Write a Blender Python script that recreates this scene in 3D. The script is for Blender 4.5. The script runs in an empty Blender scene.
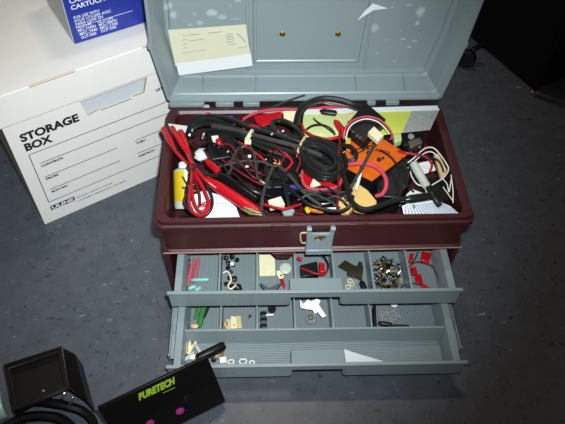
import bpy, bmesh, math, random
from mathutils import Vector as V, Matrix
sc = bpy.context.scene
col = sc.collection
random.seed(7)

# ------------------------------------------------------------------ camera
CAM = (-0.0786, -0.4855, 0.8046)
cam = bpy.data.objects.new('camera', bpy.data.cameras.new('camera'))
col.objects.link(cam)
def look(p, yaw, roll):
    cy, sy = math.cos(yaw), math.sin(yaw)
    f = V((-sy*math.cos(p), cy*math.cos(p), -math.sin(p))); r = V((cy, sy, 0)); u = r.cross(f)
    r2 = math.cos(roll)*r + math.sin(roll)*u; u2 = -math.sin(roll)*r + math.cos(roll)*u
    return Matrix((r2, u2, -f)).transposed().to_4x4()
cam.matrix_world = Matrix.Translation(CAM) @ look(0.888, -0.069, 0.0364)
cam.data.sensor_width = 36.0
cam.data.lens = 612.5*36/565
cam.data.clip_start = 0.01
sc.camera = cam

# ------------------------------------------------------------------ light
w = bpy.data.worlds.new('room_light'); sc.world = w; w.use_nodes = True
w.node_tree.nodes['Background'].inputs[0].default_value = (1.0, 0.80, 0.62, 1)
w.node_tree.nodes['Background'].inputs[1].default_value = 0.07
fl = bpy.data.lights.new('camera_flash', 'SPOT'); fl.shadow_soft_size = 0.012
fl.energy = 50; fl.color = (0.87, 0.96, 1.0); fl.spot_size = math.radians(68); fl.spot_blend = 1.0
flo = bpy.data.objects.new('camera_flash', fl); col.objects.link(flo)
flo.matrix_world = Matrix.Translation(cam.matrix_world @ V((0.025, 0.045, 0.0))) @ look(0.85, 0.17, 0.0)
ce = bpy.data.lights.new('ceiling_lamp', 'AREA'); ce.shape = 'RECTANGLE'; ce.size = 0.34; ce.size_y = 0.10
ce.energy = 9.0; ce.color = (1.0, 0.86, 0.72)
ceo = bpy.data.objects.new('ceiling_lamp', ce); col.objects.link(ceo)
ceo.location = (-0.035, 0.80, 2.45)

vs = sc.view_settings
vs.view_transform = 'Standard'; vs.look = 'None'; vs.exposure = 0.0; vs.gamma = 1.0; vs.use_curve_mapping = False


# ------------------------------------------------------------------ measuring helpers: sight line through the photograph met with a real plane
_R = cam.matrix_world.to_3x3()
def _ray(u, v): return _R @ V(((u-282.5)/612.5, -(v-212)/612.5, -1))
def _hit(u, v, ax, val):
    d = _ray(u, v); t = (val-CAM[ax])/d[ax]; return tuple(CAM[i]+d[i]*t for i in range(3))
def Z(u, v, z): return _hit(u, v, 2, z)          # on a level plane
def Y(u, v, y): return _hit(u, v, 1, y)          # on an upright plane facing the front
def B(u, v, z):                                  # inside the upper tray
    x, y, z = Z(u, v, z)
    if z > .1865: return (x, max(.006, y), z)
    return (max(-.1925, min(.1925, x)), max(.0155, min(.2055, y)), z)
def _wall(u, v, o, ex, n):
    d = _ray(u, v); t = (V(o)-V(CAM)).dot(n)/d.dot(n); p = V(CAM)+d*t-V(o); return (p.dot(ex), p.z)

# ------------------------------------------------------------------ materials
def lin(c):
    return tuple((x/255/12.92 if x/255 <= .04045 else ((x/255+.055)/1.055)**2.4) for x in c) + (1.0,)
def mat(name, rgb, rough=.5, metal=0.0, var=.12, scale=60, bump=0.0, bscale=400, spec=.5, alpha=1.0, trans=0.0, coat=0.0):
    m = bpy.data.materials.new(name); m.use_nodes = True
    nt = m.node_tree; b = nt.nodes['Principled BSDF']
    b.inputs['Roughness'].default_value = rough; b.inputs['Metallic'].default_value = metal
    b.inputs['Specular IOR Level'].default_value = spec
    b.inputs['Transmission Weight'].default_value = trans; b.inputs['Alpha'].default_value = alpha
    b.inputs['Coat Weight'].default_value = coat
    c = lin(rgb)
    tc = nt.nodes.new('ShaderNodeTexCoord')
    n = nt.nodes.new('ShaderNodeTexNoise'); n.inputs['Scale'].default_value = scale; n.inputs['Detail'].default_value = 4
    nt.links.new(tc.outputs['Object'], n.inputs['Vector'])
    mx = nt.nodes.new('ShaderNodeMix'); mx.data_type = 'RGBA'
    mx.inputs['A'].default_value = tuple(x*(1-var) for x in c[:3]) + (1,)
    mx.inputs['B'].default_value = tuple(min(1, x*(1+var)) for x in c[:3]) + (1,)
    nt.links.new(n.outputs['Fac'], mx.inputs['Factor'])
    nt.links.new(mx.outputs['Result'], b.inputs['Base Color'])
    if bump:
        n2 = nt.nodes.new('ShaderNodeTexNoise'); n2.inputs['Scale'].default_value = bscale
        nt.links.new(tc.outputs['Object'], n2.inputs['Vector'])
        bp = nt.nodes.new('ShaderNodeBump'); bp.inputs['Strength'].default_value = bump; bp.inputs['Distance'].default_value = .001
        nt.links.new(n2.outputs['Fac'], bp.inputs['Height']); nt.links.new(bp.outputs['Normal'], b.inputs['Normal'])
    m['mix'] = mx.name
    return m
def chain(m, fac_socket, rgb):
    """lay another colour over the base colour where fac is 1"""
    nt = m.node_tree; b = nt.nodes['Principled BSDF']; src = b.inputs['Base Color'].links[0].from_socket
    mx = nt.nodes.new('ShaderNodeMix'); mx.data_type = 'RGBA'
    nt.links.new(fac_socket, mx.inputs['Factor']); nt.links.new(src, mx.inputs['A']); mx.inputs['B'].default_value = lin(rgb)
    nt.links.new(mx.outputs['Result'], b.inputs['Base Color'])
def ramp(nt, sock, a, b_):
    r = nt.nodes.new('ShaderNodeMapRange'); r.inputs['From Min'].default_value = a; r.inputs['From Max'].default_value = b_
    nt.links.new(sock, r.inputs['Value']); return r.outputs['Result']
def mul(nt, a, b_, op='MULTIPLY'):
    n = nt.nodes.new('ShaderNodeMath'); n.operation = op
    for i, s in enumerate((a, b_)):
        if isinstance(s, (int, float)): n.inputs[i].default_value = s
        else: nt.links.new(s, n.inputs[i])
    return n.outputs[0]
def flecks(m, scale, stretch, rot, thr, rgb, amount=1.0, seed=0.0, density=.5):
    nt = m.node_tree
    tc = nt.nodes.new('ShaderNodeTexCoord'); mp = nt.nodes.new('ShaderNodeMapping')
    mp.inputs['Scale'].default_value = stretch; mp.inputs['Rotation'].default_value = (0, 0, rot); mp.inputs['Location'].default_value = (seed, seed*.7, 0)
    nt.links.new(tc.outputs['Object'], mp.inputs['Vector'])
    nz = nt.nodes.new('ShaderNodeTexNoise'); nz.inputs['Scale'].default_value = scale*1.3; nz.inputs['Detail'].default_value = 3
    nt.links.new(mp.outputs['Vector'], nz.inputs['Vector'])
    ad = nt.nodes.new('ShaderNodeVectorMath'); ad.operation = 'MULTIPLY_ADD'
    ad.inputs[1].default_value = (1.5/scale,)*3
    nt.links.new(nz.outputs['Color'], ad.inputs[0]); nt.links.new(mp.outputs['Vector'], ad.inputs[2])
    v = nt.nodes.new('ShaderNodeTexVoronoi'); v.inputs['Scale'].default_value = scale
    nt.links.new(ad.outputs[0], v.inputs['Vector'])
    sep = nt.nodes.new('ShaderNodeSeparateColor'); nt.links.new(v.outputs['Color'], sep.inputs[0])
    pick = ramp(nt, sep.outputs[0], density, density-.02)
    size = mul(nt, sep.outputs[1], thr)
    d = mul(nt, size, v.outputs['Distance'], 'SUBTRACT')
    f = ramp(nt, d, 0.0, thr*.25)
    chain(m, mul(nt, mul(nt, f, pick), amount), rgb)

M = {}
M['floor'] = mat('vinyl floor tile', (78, 82, 89), rough=.33, var=.30, scale=55, bump=.25, bscale=60, spec=.35)
flecks(M['floor'], 60, (1, 1.9, 1), .5, .34, (44, 46, 51), .7, 1.3, .40)
flecks(M['floor'], 95, (1.9, 1, 1), .9, .36, (48, 50, 55), .7, 5.1, .5)
flecks(M['floor'], 60, (1, 2.4, 1), -.4, .24, (126, 130, 136), .7, 9.7, .24)
flecks(M['floor'], 120, (1.5, 1, 1), .2, .30, (112, 116, 120), .5, 3.9, .25)
flecks(M['floor'], 15, (1.4, 1, 1), .2, .12, (150, 156, 160), .6, 21.3, .16)
flecks(M['floor'], 24, (1, 2.6, 1), .7, .13, (176, 180, 182), .75, 14.2, .22)
def floor_seams(m):
    nt = m.node_tree; tc = nt.nodes.new('ShaderNodeTexCoord'); mp = nt.nodes.new('ShaderNodeMapping')
    mp.inputs['Rotation'].default_value = (0, 0, math.radians(-27)); mp.inputs['Location'].default_value = (.045, .02, 0)
    nt.links.new(tc.outputs['Object'], mp.inputs['Vector'])
    sx = nt.nodes.new('ShaderNodeSeparateXYZ'); nt.links.new(mp.outputs['Vector'], sx.inputs[0])
    out = None
    for a in (0, 1):
        q = mul(nt, mul(nt, mul(nt, sx.outputs[a], .3048, 'DIVIDE'), 0.0, 'ADD'), .5, 'PINGPONG')
        f = ramp(nt, q, .0030, .0018)
        out = f if out is None else mul(nt, out, f, 'MAXIMUM')
    chain(m, mul(nt, out, .18), (36, 37, 40))
floor_seams(M['floor'])
M['maroon'] = mat('maroon moulded plastic', (64, 26, 29), rough=.42, var=.18, scale=25, bump=.12, bscale=700)
flecks(M['maroon'], 60, (1, 1, 2), .3, .2, (150, 108, 104), .5, 2.0, .07)
M['maroon_worn'] = mat('scuffed maroon edge', (158, 108, 100), rough=.5, var=.3, scale=60)
M['grey'] = mat('grey moulded plastic', (130, 142, 144), rough=.36, var=.06, scale=20, bump=.06, bscale=900)
flecks(M['grey'], 45, (1, 1, 1), .3, .16, (70, 76, 82), .6, 2.0, .10)
M['lid'] = mat('grey lid plastic', (136, 148, 150), rough=.34, var=.06, scale=14, bump=.06, bscale=900)
flecks(M['lid'], 60, (1, 1, 1), .3, .16, (74, 80, 86), .55, 2.0, .09)
def stains(m, ells, rgb):
    nt = m.node_tree; g = nt.nodes.new('ShaderNodeNewGeometry')
    nz = nt.nodes.new('ShaderNodeTexNoise'); nz.inputs['Scale'].default_value = 160; nt.links.new(g.outputs['Position'], nz.inputs['Vector'])
    sx = nt.nodes.new('ShaderNodeSeparateXYZ'); nt.links.new(g.outputs['Position'], sx.inputs[0])
    out = None
    for (x, z, rx, rz, am) in ells:
        dx = mul(nt, mul(nt, sx.outputs[0], x, 'SUBTRACT'), 1/rx); dz = mul(nt, mul(nt, sx.outputs[2], z, 'SUBTRACT'), 1/rz)
        d = mul(nt, mul(nt, dx, dx), mul(nt, dz, dz), 'ADD')
        d = mul(nt, d, mul(nt, mul(nt, nz.outputs['Fac'], .5, 'SUBTRACT'), 1.6), 'ADD')
        f = mul(nt, ramp(nt, d, 1.3, .2), am*.75)
        out = f if out is None else mul(nt, out, f, 'MAXIMUM')
    chain(m, out, rgb)
def LIDSTAIN(u, v, rx, rz, am):
    p = Y(u, v, .2690); return (p[0], p[2], rx, rz, am)
STAINS = []
for (u, v, rx, rz, am) in [LIDSTAIN(168,7,.0065,.006,.75), LIDSTAIN(173,17,.005,.006,.7), LIDSTAIN(212,15,.009,.0055,.8), LIDSTAIN(222,19,.007,.004,.6), LIDSTAIN(194,16,.003,.003,.5),
        LIDSTAIN(200,25,.006,.004,.5), LIDSTAIN(190,27,.004,.003,.4), LIDSTAIN(237,3,.006,.0015,.6), LIDSTAIN(235,21,.007,.001,.6), LIDSTAIN(230,8,.002,.002,.5),
        LIDSTAIN(421,14,.0062,.0085,.85), LIDSTAIN(418,25,.0035,.004,.75), LIDSTAIN(375,30,.006,.007,.6), LIDSTAIN(404,41,.0045,.002,.7), LIDSTAIN(415,43,.005,.002,.7), LIDSTAIN(410,49,.0035,.002,.7),
        LIDSTAIN(395,63,.0025,.0016,.7), LIDSTAIN(378,55,.003,.0016,.5), LIDSTAIN(410,7,.005,.0015,.6), LIDSTAIN(393,9,.0022,.0022,.6), LIDSTAIN(402,33,.0018,.0012,.5), LIDSTAIN(387,42,.002,.001,.5), LIDSTAIN(420,36,.002,.0012,.5)]:
    STAINS.append((u, v, rx, rz, am))
stains(M['lid'], STAINS, (196, 208, 208))
def ribbed(name, axis, am=.35):
    m = mat(name, (136, 147, 148), rough=.4, var=.08, scale=40)
    nt = m.node_tree; g = nt.nodes.new('ShaderNodeNewGeometry'); sx = nt.nodes.new('ShaderNodeSeparateXYZ')
    nt.links.new(g.outputs['Position'], sx.inputs[0])
    s = mul(nt, mul(nt, sx.outputs[axis], 2*math.pi/.0026), 0, 'SINE')
    bp = nt.nodes.new('ShaderNodeBump'); bp.inputs['Strength'].default_value = .9; bp.inputs['Distance'].default_value = .0006
    nt.links.new(s, bp.inputs['Height']); nt.links.new(bp.outputs['Normal'], nt.nodes['Principled BSDF'].inputs['Normal'])
    chain(m, mul(nt, ramp(nt, s, .2, 1.0), am), (100, 114, 122))
    return m
M['rib_x'] = ribbed('grey drawer floor ribbed front to back', 0)
M['rib_y'] = ribbed('grey drawer floor ribbed crosswise', 1, .18)
M['board'] = mat('white fibreboard', (232, 228, 222), rough=.75, var=.03, scale=30)
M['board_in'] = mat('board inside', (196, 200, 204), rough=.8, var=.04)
M['board_edge'] = mat('brown board edge', (168, 138, 104), rough=.85, var=.2, scale=200)
M['print'] = mat('black print', (30, 29, 30), rough=.6, var=.05)
M['blue_card'] = mat('blue carton card', (38, 52, 146), rough=.32, var=.08, scale=30)
M['white_print'] = mat('white print', (226, 228, 236), rough=.5, var=.03)
M['grey_card'] = mat('pale carton end', (196, 196, 194), rough=.6, var=.2, scale=12)
M['black_gloss'] = mat('glossy black plastic', (14, 12, 13), rough=.25, var=.2, scale=30, spec=.35)
M['black_case'] = mat('satin black case', (15, 12, 13), rough=.38, var=.2, scale=30, spec=.22)
M['black_shell'] = mat('dark brown black plastic', (17, 12, 12), rough=.4, var=.35, scale=20, spec=.25)
M['black'] = mat('black plastic', (20, 20, 21), rough=.4, var=.2, scale=60, spec=.35)
M['black_rub'] = mat('black cable rubber', (25, 26, 26), rough=.3, var=.2, scale=60)
M['grey_rub'] = mat('grey cable rubber', (56, 57, 55), rough=.36, var=.2, scale=60)
M['furniture'] = mat('black furniture laminate', (9, 8, 9), rough=.45, var=.3, scale=10)
M['red'] = mat('red plastic', (178, 14, 27), rough=.28, var=.15, scale=60)
M['red_rub'] = mat('red wire insulation', (166, 22, 30), rough=.34, var=.2, scale=60)
M['pink_rub'] = mat('rose wire insulation', (196, 66, 82), rough=.4, var=.12, scale=60)
M['dark_red'] = mat('dark red wire insulation', (104, 20, 30), rough=.4, var=.2, scale=60)
M['white_pl'] = mat('white plastic', (226, 226, 218), rough=.4, var=.05)
M['milk'] = mat('milky translucent plastic', (196, 200, 186), rough=.38, var=.08, trans=.15)
M['cream'] = mat('cream plastic', (226, 216, 176), rough=.5, var=.08, scale=120)
M['tan'] = mat('tan plastic', (208, 178, 132), rough=.5, var=.12, scale=80)
M['wood'] = mat('kraft tan card', (204, 168, 98), rough=.65, var=.12, scale=50)
M['yellow'] = mat('yellow label', (200, 170, 26), rough=.3, var=.15, scale=60)
M['lime'] = mat('lime printed card', (196, 204, 84), rough=.4, var=.12, scale=20)
M['palegreen'] = mat('pale green card', (196, 206, 140), rough=.45, var=.1, scale=25)
M['greytex'] = mat('speckled grey card', (150, 150, 146), rough=.6, var=.4, scale=260)
M['orange'] = mat('orange label', (214, 96, 16), rough=.38, var=.14, scale=80)
M['amber'] = mat('amber plastic', (200, 110, 30), rough=.3, var=.15)
M['metal'] = mat('bright steel', (200, 198, 192), rough=.28, metal=1.0, var=.1)
M['zinc'] = mat('dull zinc', (150, 146, 138), rough=.38, metal=.9, var=.2)
M['brass'] = mat('brass', (176, 132, 62), rough=.35, metal=.9, var=.2)
M['dull_brass'] = mat('dull brass', (164, 152, 112), rough=.4, metal=.7, var=.2)
M['copper'] = mat('bare copper strand', (206, 128, 72), rough=.35, metal=.8, var=.2)
M['bronze'] = mat('dark bronze metal', (66, 60, 42), rough=.34, metal=.6, var=.3)
M['green'] = mat('green plastic', (60, 124, 62), rough=.4, var=.12)
M['teal'] = mat('pale teal plastic', (124, 196, 182), rough=.4, var=.1, trans=.1)
M['pink_tr'] = mat('translucent rose plastic', (186, 92, 102), rough=.35, var=.2, scale=150, trans=.1)
M['paper'] = mat('white paper', (218, 220, 220), rough=.8, var=.03)
M['aged'] = mat('aged cream paper', (206, 202, 176), rough=.75, var=.08, scale=24)
M['ink_grey'] = mat('faint grey ink', (164, 162, 144), rough=.8, var=.1)
M['stamp'] = mat('faded blue stamp', (138, 156, 168), rough=.8, var=.1)
M['ink_blue'] = mat('blue ink', (84, 118, 160), rough=.8, var=.1)
M['lime_print'] = mat('lime print', (150, 178, 44), rough=.45, var=.1)
M['magenta'] = mat('magenta lens', (160, 44, 124), rough=.3, var=.3, scale=120)
M['purple'] = mat('violet plastic', (74, 62, 150), rough=.3, var=.3, scale=90)
M['clear'] = mat('clear plastic bag', (214, 218, 220), rough=.18, var=.05, trans=.75)
M['sage'] = mat('pale sage plastic', (144, 164, 150), rough=.4, var=.2, scale=60)
M['tissue'] = mat('white tissue', (206, 208, 200), rough=.9, var=.1, scale=90)
M['brown'] = mat('brown plastic', (110, 90, 66), rough=.4, var=.25, scale=60)

# ------------------------------------------------------------------ builders
WL = {}
def base(parent): return WL.get(parent.name, V((0, 0, 0))) if parent else V((0, 0, 0))
def obj(name, bm, m, parent=None, bevel=0, seg=2, sharp=35):
    bmesh.ops.recalc_face_normals(bm, faces=bm.faces[:])
    lim = math.radians(sharp)
    for f in bm.faces: f.smooth = True
    for e in bm.edges:
        if len(e.link_faces) == 2: e.smooth = e.calc_face_angle(0) < lim
        else: e.smooth = False
    lo = V([min(v.co[i] for v in bm.verts) for i in range(3)]); hi = V([max(v.co[i] for v in bm.verts) for i in range(3)])
    c = (lo+hi)/2
    for v in bm.verts: v.co -= c
    me = bpy.data.meshes.new(name); bm.to_mesh(me); bm.free()
    ms = m if isinstance(m, (list, tuple)) else [m]
    for x in ms: me.materials.append(M[x] if isinstance(x, str) else x)
    o = bpy.data.objects.new(name, me); col.objects.link(o)
    WL[o.name] = c
    o.location = c - base(parent)
    if parent: o.parent = parent
    if bevel:
        b = o.modifiers.new('edge', 'BEVEL'); b.width = bevel; b.segments = seg; b.limit_method = 'ANGLE'; b.angle_limit = math.radians(35)
    return o
def tag(o, label, cat, group=None):
    o['label'] = label; o['category'] = cat
    if group: o['group'] = group
    return o
def thing(name, label, cat, loc=(0, 0, 0), group=None):
    o = bpy.data.objects.new(name, None); col.objects.link(o); o.empty_display_size = .02
    o.location = loc; WL[o.name] = V(loc)
    return tag(o, label, cat, group)
def dup(root, shift, rotz=0, label=None, group=None):
    c = root.copy(); col.objects.link(c); c.location = V(root.location) + V(shift); c.rotation_euler = (root.rotation_euler[0], root.rotation_euler[1], root.rotation_euler[2]+rotz)
    if label: c['label'] = label
    if group: c['group'] = group
    for ch in list(root.children):
        d = ch.copy(); col.objects.link(d); d.parent = c
    return c
def box(bm, c, s, ax=None):
    c = V(c); h = V(s)/2
    ax = ax or (V((1, 0, 0)), V((0, 1, 0)), V((0, 0, 1)))
    vs_ = [bm.verts.new(c + ax[0]*h.x*i + ax[1]*h.y*j + ax[2]*h.z*k) for i in (-1, 1) for j in (-1, 1) for k in (-1, 1)]
    for q in ((0, 1, 3, 2), (4, 6, 7, 5), (0, 4, 5, 1), (2, 3, 7, 6), (0, 2, 6, 4), (1, 5, 7, 3)): bm.faces.new([vs_[i] for i in q])
def bxs(*items):
    bm = bmesh.new()
    for it in items: box(bm, *it)
    return bm
def slab(pts, down, bm=None):
    """polygon of 3D points made solid by pushing it along down"""
    bm = bm or bmesh.new(); d = V(down)
    a = [bm.verts.new(V(p)) for p in pts]; b = [bm.verts.new(V(p)+d) for p in pts]; n = len(a)
    bm.faces.new(a); bm.faces.new(b[::-1])
    for i in range(n): bm.faces.new((a[i], b[i], b[(i+1) % n], a[(i+1) % n]))
    return bm
def sheet_holes(outer, holes, org, ex, ey, n, th, bm=None):
    """plate with holes: 2D outlines in the ex, ey frame"""
    bm = bm or bmesh.new(); org, ex, ey, n = V(org), V(ex), V(ey), V(n)
    es = []; loops = []
    for lp in [outer]+holes:
        vs_ = [bm.verts.new(org+ex*p[0]+ey*p[1]) for p in lp]; loops.append(vs_)
        for i in range(len(vs_)): es.append(bm.edges.new((vs_[i], vs_[(i+1) % len(vs_)])))
    r = bmesh.ops.triangle_fill(bm, edges=es, use_beauty=True)
    fs = [g for g in r['geom'] if isinstance(g, bmesh.types.BMFace)]
    ex_ = bmesh.ops.extrude_face_region(bm, geom=fs, use_keep_orig=True)
    bmesh.ops.translate(bm, vec=n*(-th), verts=[g for g in ex_['geom'] if isinstance(g, bmesh.types.BMVert)])
    return bm
def spline(pts, k=6, closed=False):
    P = [V(p) for p in pts]; n = len(P); out = []
    if n < 3 and not closed: 
        return [P[0].lerp(P[1], i/4) for i in range(5)]
    for i in range(n if closed else n-1):
        if closed: a, b, c, d = P[(i-1) % n], P[i], P[(i+1) % n], P[(i+2) % n]
        else: a, b, c, d = P[max(i-1, 0)], P[i], P[i+1], P[min(i+2, n-1)]
        for j in range(k):
            t = j/k
            out.append(.5*((2*b)+(c-a)*t+(2*a-5*b+4*c-d)*t*t+(3*b-a-3*c+d)*t**3))
    if not closed: out.append(P[-1])
    return out
def tube(pts, r, bm=None, n=8, closed=False, smooth=True, k=6):
    bm = bm or bmesh.new(); P = spline(pts, k, closed) if smooth else [V(p) for p in pts]
    m = len(P); rad = r if callable(r) else (lambda t: r)
    prev = None; rings = []
    for i in range(m):
        t = (P[(i+1) % m]-P[(i-1) % m]) if closed else (P[min(i+1, m-1)]-P[max(i-1, 0)])
        if t.length < 1e-9: t = V((0, 0, 1))
        t.normalize()
        if prev is None:
            prev = t.orthogonal().normalized()
        prev = (prev - t*prev.dot(t)); 
        if prev.length < 1e-6: prev = t.orthogonal()
        prev.normalize(); b = t.cross(prev); rr = rad(i/(m-1))
        rings.append([bm.verts.new(P[i]+prev*math.cos(2*math.pi*j/n)*rr+b*math.sin(2*math.pi*j/n)*rr) for j in range(n)])
    for i in range(m if closed else m-1):
        A, B = rings[i], rings[(i+1) % m]
        off = 0
        if closed and i == m-1:
            off = min(range(n), key=lambda o: sum((A[j].co-B[(j+o) % n].co).length for j in range(n)))
        for j in range(n): bm.faces.new((A[j], A[(j+1) % n], B[(j+1+off) % n], B[(j+off) % n]))
    if not closed:
        bm.faces.new(rings[0][::-1]); bm.faces.new(rings[-1])
    return bm
def lathe(prof, org, axis, bm=None, n=20, flat=None):
    """prof: (distance along axis, radius); flat=(vector, factor) squashes it"""
    bm = bm or bmesh.new(); org, ax = V(org), V(axis).normalized(); u = ax.orthogonal().normalized(); w_ = ax.cross(u)
    rings = [[bm.verts.new(org+ax*d+(u*math.cos(2*math.pi*j/n)+w_*math.sin(2*math.pi*j/n))*r) for j in range(n)] for d, r in prof]
    for A, B in zip(rings, rings[1:]):
        for j in range(n): bm.faces.new((A[j], A[(j+1) % n], B[(j+1) % n], B[j]))
    bm.faces.new(rings[0][::-1]); bm.faces.new(rings[-1])
    return bm
def ringpoly(loops, bm=None, cap0=True, cap1=True):
    bm = bm or bmesh.new(); R_ = [[bm.verts.new(V(p)) for p in lp] for lp in loops]; n = len(R_[0])
    for A, B in zip(R_, R_[1:]):
        for j in range(n): bm.faces.new((A[j], A[(j+1) % n], B[(j+1) % n], B[j]))
    if cap0: bm.faces.new(R_[0][::-1])
    if cap1: bm.faces.new(R_[-1])
    return bm
def rrect(x0, x1, y0, y1, z, r, k=5):
    out = []
    for cx, cy, a0 in ((x1-r, y1-r, 0), (x0+r, y1-r, 90), (x0+r, y0+r, 180), (x1-r, y0+r, 270)):
        for i in range(k+1):
            a = math.radians(a0+90*i/k); out.append((cx+r*math.cos(a), cy+r*math.sin(a), z))
    return out
def blob(c, r, bm=None, sub=2, jit=.15, sq=(1, 1, 1), seed=0):
    bm = bm or bmesh.new(); rr = random.Random(seed)
    g = bmesh.ops.create_icosphere(bm, subdivisions=sub, radius=1)
    for v in g['verts']:
        k = 1+rr.uniform(-jit, jit); v.co = V(c)+V((v.co.x*r*sq[0]*k, v.co.y*r*sq[1]*k, v.co.z*r*sq[2]*k))
    return bm
_font = {}
def glyphs(s, bold, shear=0):
    cu = bpy.data.curves.new('t', 'FONT'); cu.body = s; cu.offset = bold; cu.shear = shear; cu.resolution_u = 3
    o = bpy.data.objects.new('t', cu); col.objects.link(o)
    dg = bpy.context.evaluated_depsgraph_get(); dg.update()
    me = bpy.data.meshes.new_from_object(o.evaluated_get(dg))
    P = [v.co.copy() for v in me.vertices]; F = [tuple(p.vertices) for p in me.polygons]
    bpy.data.objects.remove(o); bpy.data.curves.remove(cu); bpy.data.meshes.remove(me)
    return P, F
def text(bm, s, org, ex, ey, width, height, bold=0.0, shear=0, keep=False):
    """letters laid on a surface, baseline at org, width and height in metres"""
    P, F = glyphs(s, bold, shear); x0 = min(p.x for p in P); x1 = max(p.x for p in P)
    capP, _ = glyphs('H', bold); h = max(p.y for p in capP)
    sx = width/(x1-x0); sy = height/h; org, ex, ey = V(org), V(ex), V(ey)
    vs_ = [bm.verts.new(org+ex*((p.x-x0)*sx)+ey*(p.y*sy)) for p in P]
    for f in F:
        try: bm.faces.new([vs_[i] for i in f])
        except ValueError: pass
    return bm
def strip(bm, a, b, n, wd):
    """thin printed line from a to b lying on a surface of normal n"""
    a, b, n = V(a), V(b), V(n); t = (b-a).normalized(); s = t.cross(n).normalized()*wd/2
    bm.faces.new([bm.verts.new(p) for p in (a-s, b-s, b+s, a+s)])
def wire(name, label, cat, pts, r, m, group=None, n=8, closed=False, k=6):
    return tag(obj(name, tube(pts, r, n=n, closed=closed, k=k), m), label, cat, group)

# ------------------------------------------------------------------ floor
bm = bmesh.new(); box(bm, (0.2, .6, -.01), (5, 5, .02))
o = obj('floor', bm, 'floor'); o['kind'] = 'structure'

# ------------------------------------------------------------------ toolbox
TB = thing('toolbox', 'open maroon toolbox with a raised grey lid and two grey drawers pulled out', 'toolbox', (0, .11, 0))
D = .221; H = .187; BZ = .118
def tray_ring(hw, y0, y1, z, r=.012): return rrect(-hw, hw, y0, y1, z, r)
L = [tray_ring(.2000, .006, .215, BZ), tray_ring(.2065, .0005, .2195, BZ+.0015), tray_ring(.2065, .0005, .2195, BZ+.006), tray_ring(.2030, .003, .217, BZ+.008),
     tray_ring(.2045, .0030, .2175, .170), tray_ring(.2095, -.0020, .2215, .172), tray_ring(.2095, -.002, .2215, .180), tray_ring(.2065, .001, .2205, .1815), tray_ring(.2060, .0015, .2200, .1870),
     tray_ring(.1985, .0085, .2130, .1870, .010), tray_ring(.1950, .0110, .2100, .1835, .010), tray_ring(.1925, .0130, .2080, .127, .008)]
obj('upper_tray', ringpoly(L), 'maroon', TB, sharp=28)
# scuffed bead along the lower front edge of the tray
obj('worn_bead', tube([(-.2045, -.0004, BZ+.0045), (-.10, -.0004, BZ+.0042), (.0, -.0004, BZ+.004), (.1, -.0004, BZ+.004), (.2045, -.0004, BZ+.0045)], .0011, n=6), 'maroon_worn', TB)
for x in (-.047, .055):
    tabs = bmesh.new()
    slab([(x-.013, -.0022, .181), (x+.013, -.0022, .181), (x+.010, -.0022, .168), (x-.010, -.0022, .168)], (0, .004, 0), tabs)
    obj('rim_tab', tabs, 'maroon', TB, bevel=.0008)
lug = sheet_holes([(-.016, 0), (-.012, -.005), (-.008, -.012), (.008, -.012), (.012, -.005), (.016, 0)], [[(.0032*math.cos(a*.6283), -.0060+.0032*math.sin(a*.6283)) for a in range(10)]],
                  (-.042, -.0035, BZ+.0025), (1, 0, 0), (0, 0, 1), (0, -1, 0), .004)
obj('padlock_lug', lug, 'maroon', TB, bevel=.0006)
# lower cabinet
lb = bxs(((-.2015, .105, .059), (.007, .20, .118)), ((.2015, .105, .059), (.007, .20, .118)), ((0, .208, .059), (.396, .006, .118)), ((0, .105, .004), (.396, .20, .008)))
obj('lower_cabinet', lb, 'maroon', TB, bevel=.0015)
# lid (stands straight up, opening towards the front)
def lid_ring(y, d, zb, top=.415, hb=.2065, hm=.2200):
    a = [(-hb+d+.004, zb), (hb-d-.004, zb), (hb-d+.0015, zb+.004), (.2215-d, .286), (.2215-d, .296), (.2300-d, top-d-.012), (.2180-d, top-d),
         (-(.2040-d), top-d), (-(.2160-d), top-d-.012), (-(.2205-d), .296), (-(.2215-d), .288), (-(hb-d+.0015), zb+.004)]
    return [(x, y, z) for x, z in a]
L = [lid_ring(.2775, .0225, .200), lid_ring(.2762, .0205, .1975), lid_ring(.240, .0065, .1950), lid_ring(.238, .0015, .1925), lid_ring(.228, .0, .1920), lid_ring(.2265, .0010, .1930),
     lid_ring(.2265, .0045, .1965), lid_ring(.2285, .0055, .1975), lid_ring(.236, .0080, .1985), lid_ring(.238, .0095, .2005), lid_ring(.266, .0180, .2065), lid_ring(.2685, .0200, .2085), lid_ring(.2685, .0235, .2125), lid_ring(.2740, .0255, .2145)]
LID = obj('lid', ringpoly(L), 'lid', TB, sharp=20)
for s in (-1, 1):
    kn = bmesh.new(); box(kn, (s*.2210, .2335, .290), (.005, .013, .010))
    obj('lid_catch', kn, 'lid', LID, bevel=.0015)
rb = bmesh.new()
for x in (-.155, -.075, .0775, .152): box(rb, (x, .2535, .2055), (.0016, .030, .006), (V((1, 0, 0)), V((0, .985, .17)), V((0, -.17, .985))))
obj('stiffening_rib', rb, 'lid', LID, bevel=.0004)
cv = bmesh.new()
L = [[(x0, y, z) for x0, z in ((-.0785+d, .228+d), (.081-d, .228+d), (.0865-d, .38-d), (.080-d, .387-d), (-.072+d, .387-d), (-.0785+d, .380-d))] for d, y in ((0, .2745), (0, .2725), (.0022, .2705), (.0046, .2710), (.006, .2722), (.012, .2716), (.0125, .2716))]
CV = obj('compartment_cover', ringpoly(L), 'lid', LID, sharp=18)
for x0, x1 in ((-.0885, -.0835), (.0895, .0930)):
    st = bmesh.new(); box(st, ((x0+x1)/2, .2735, .300), (x1-x0, .003, .19))
    obj('cover_rail', st, 'lid', LID, bevel=.001)
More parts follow.
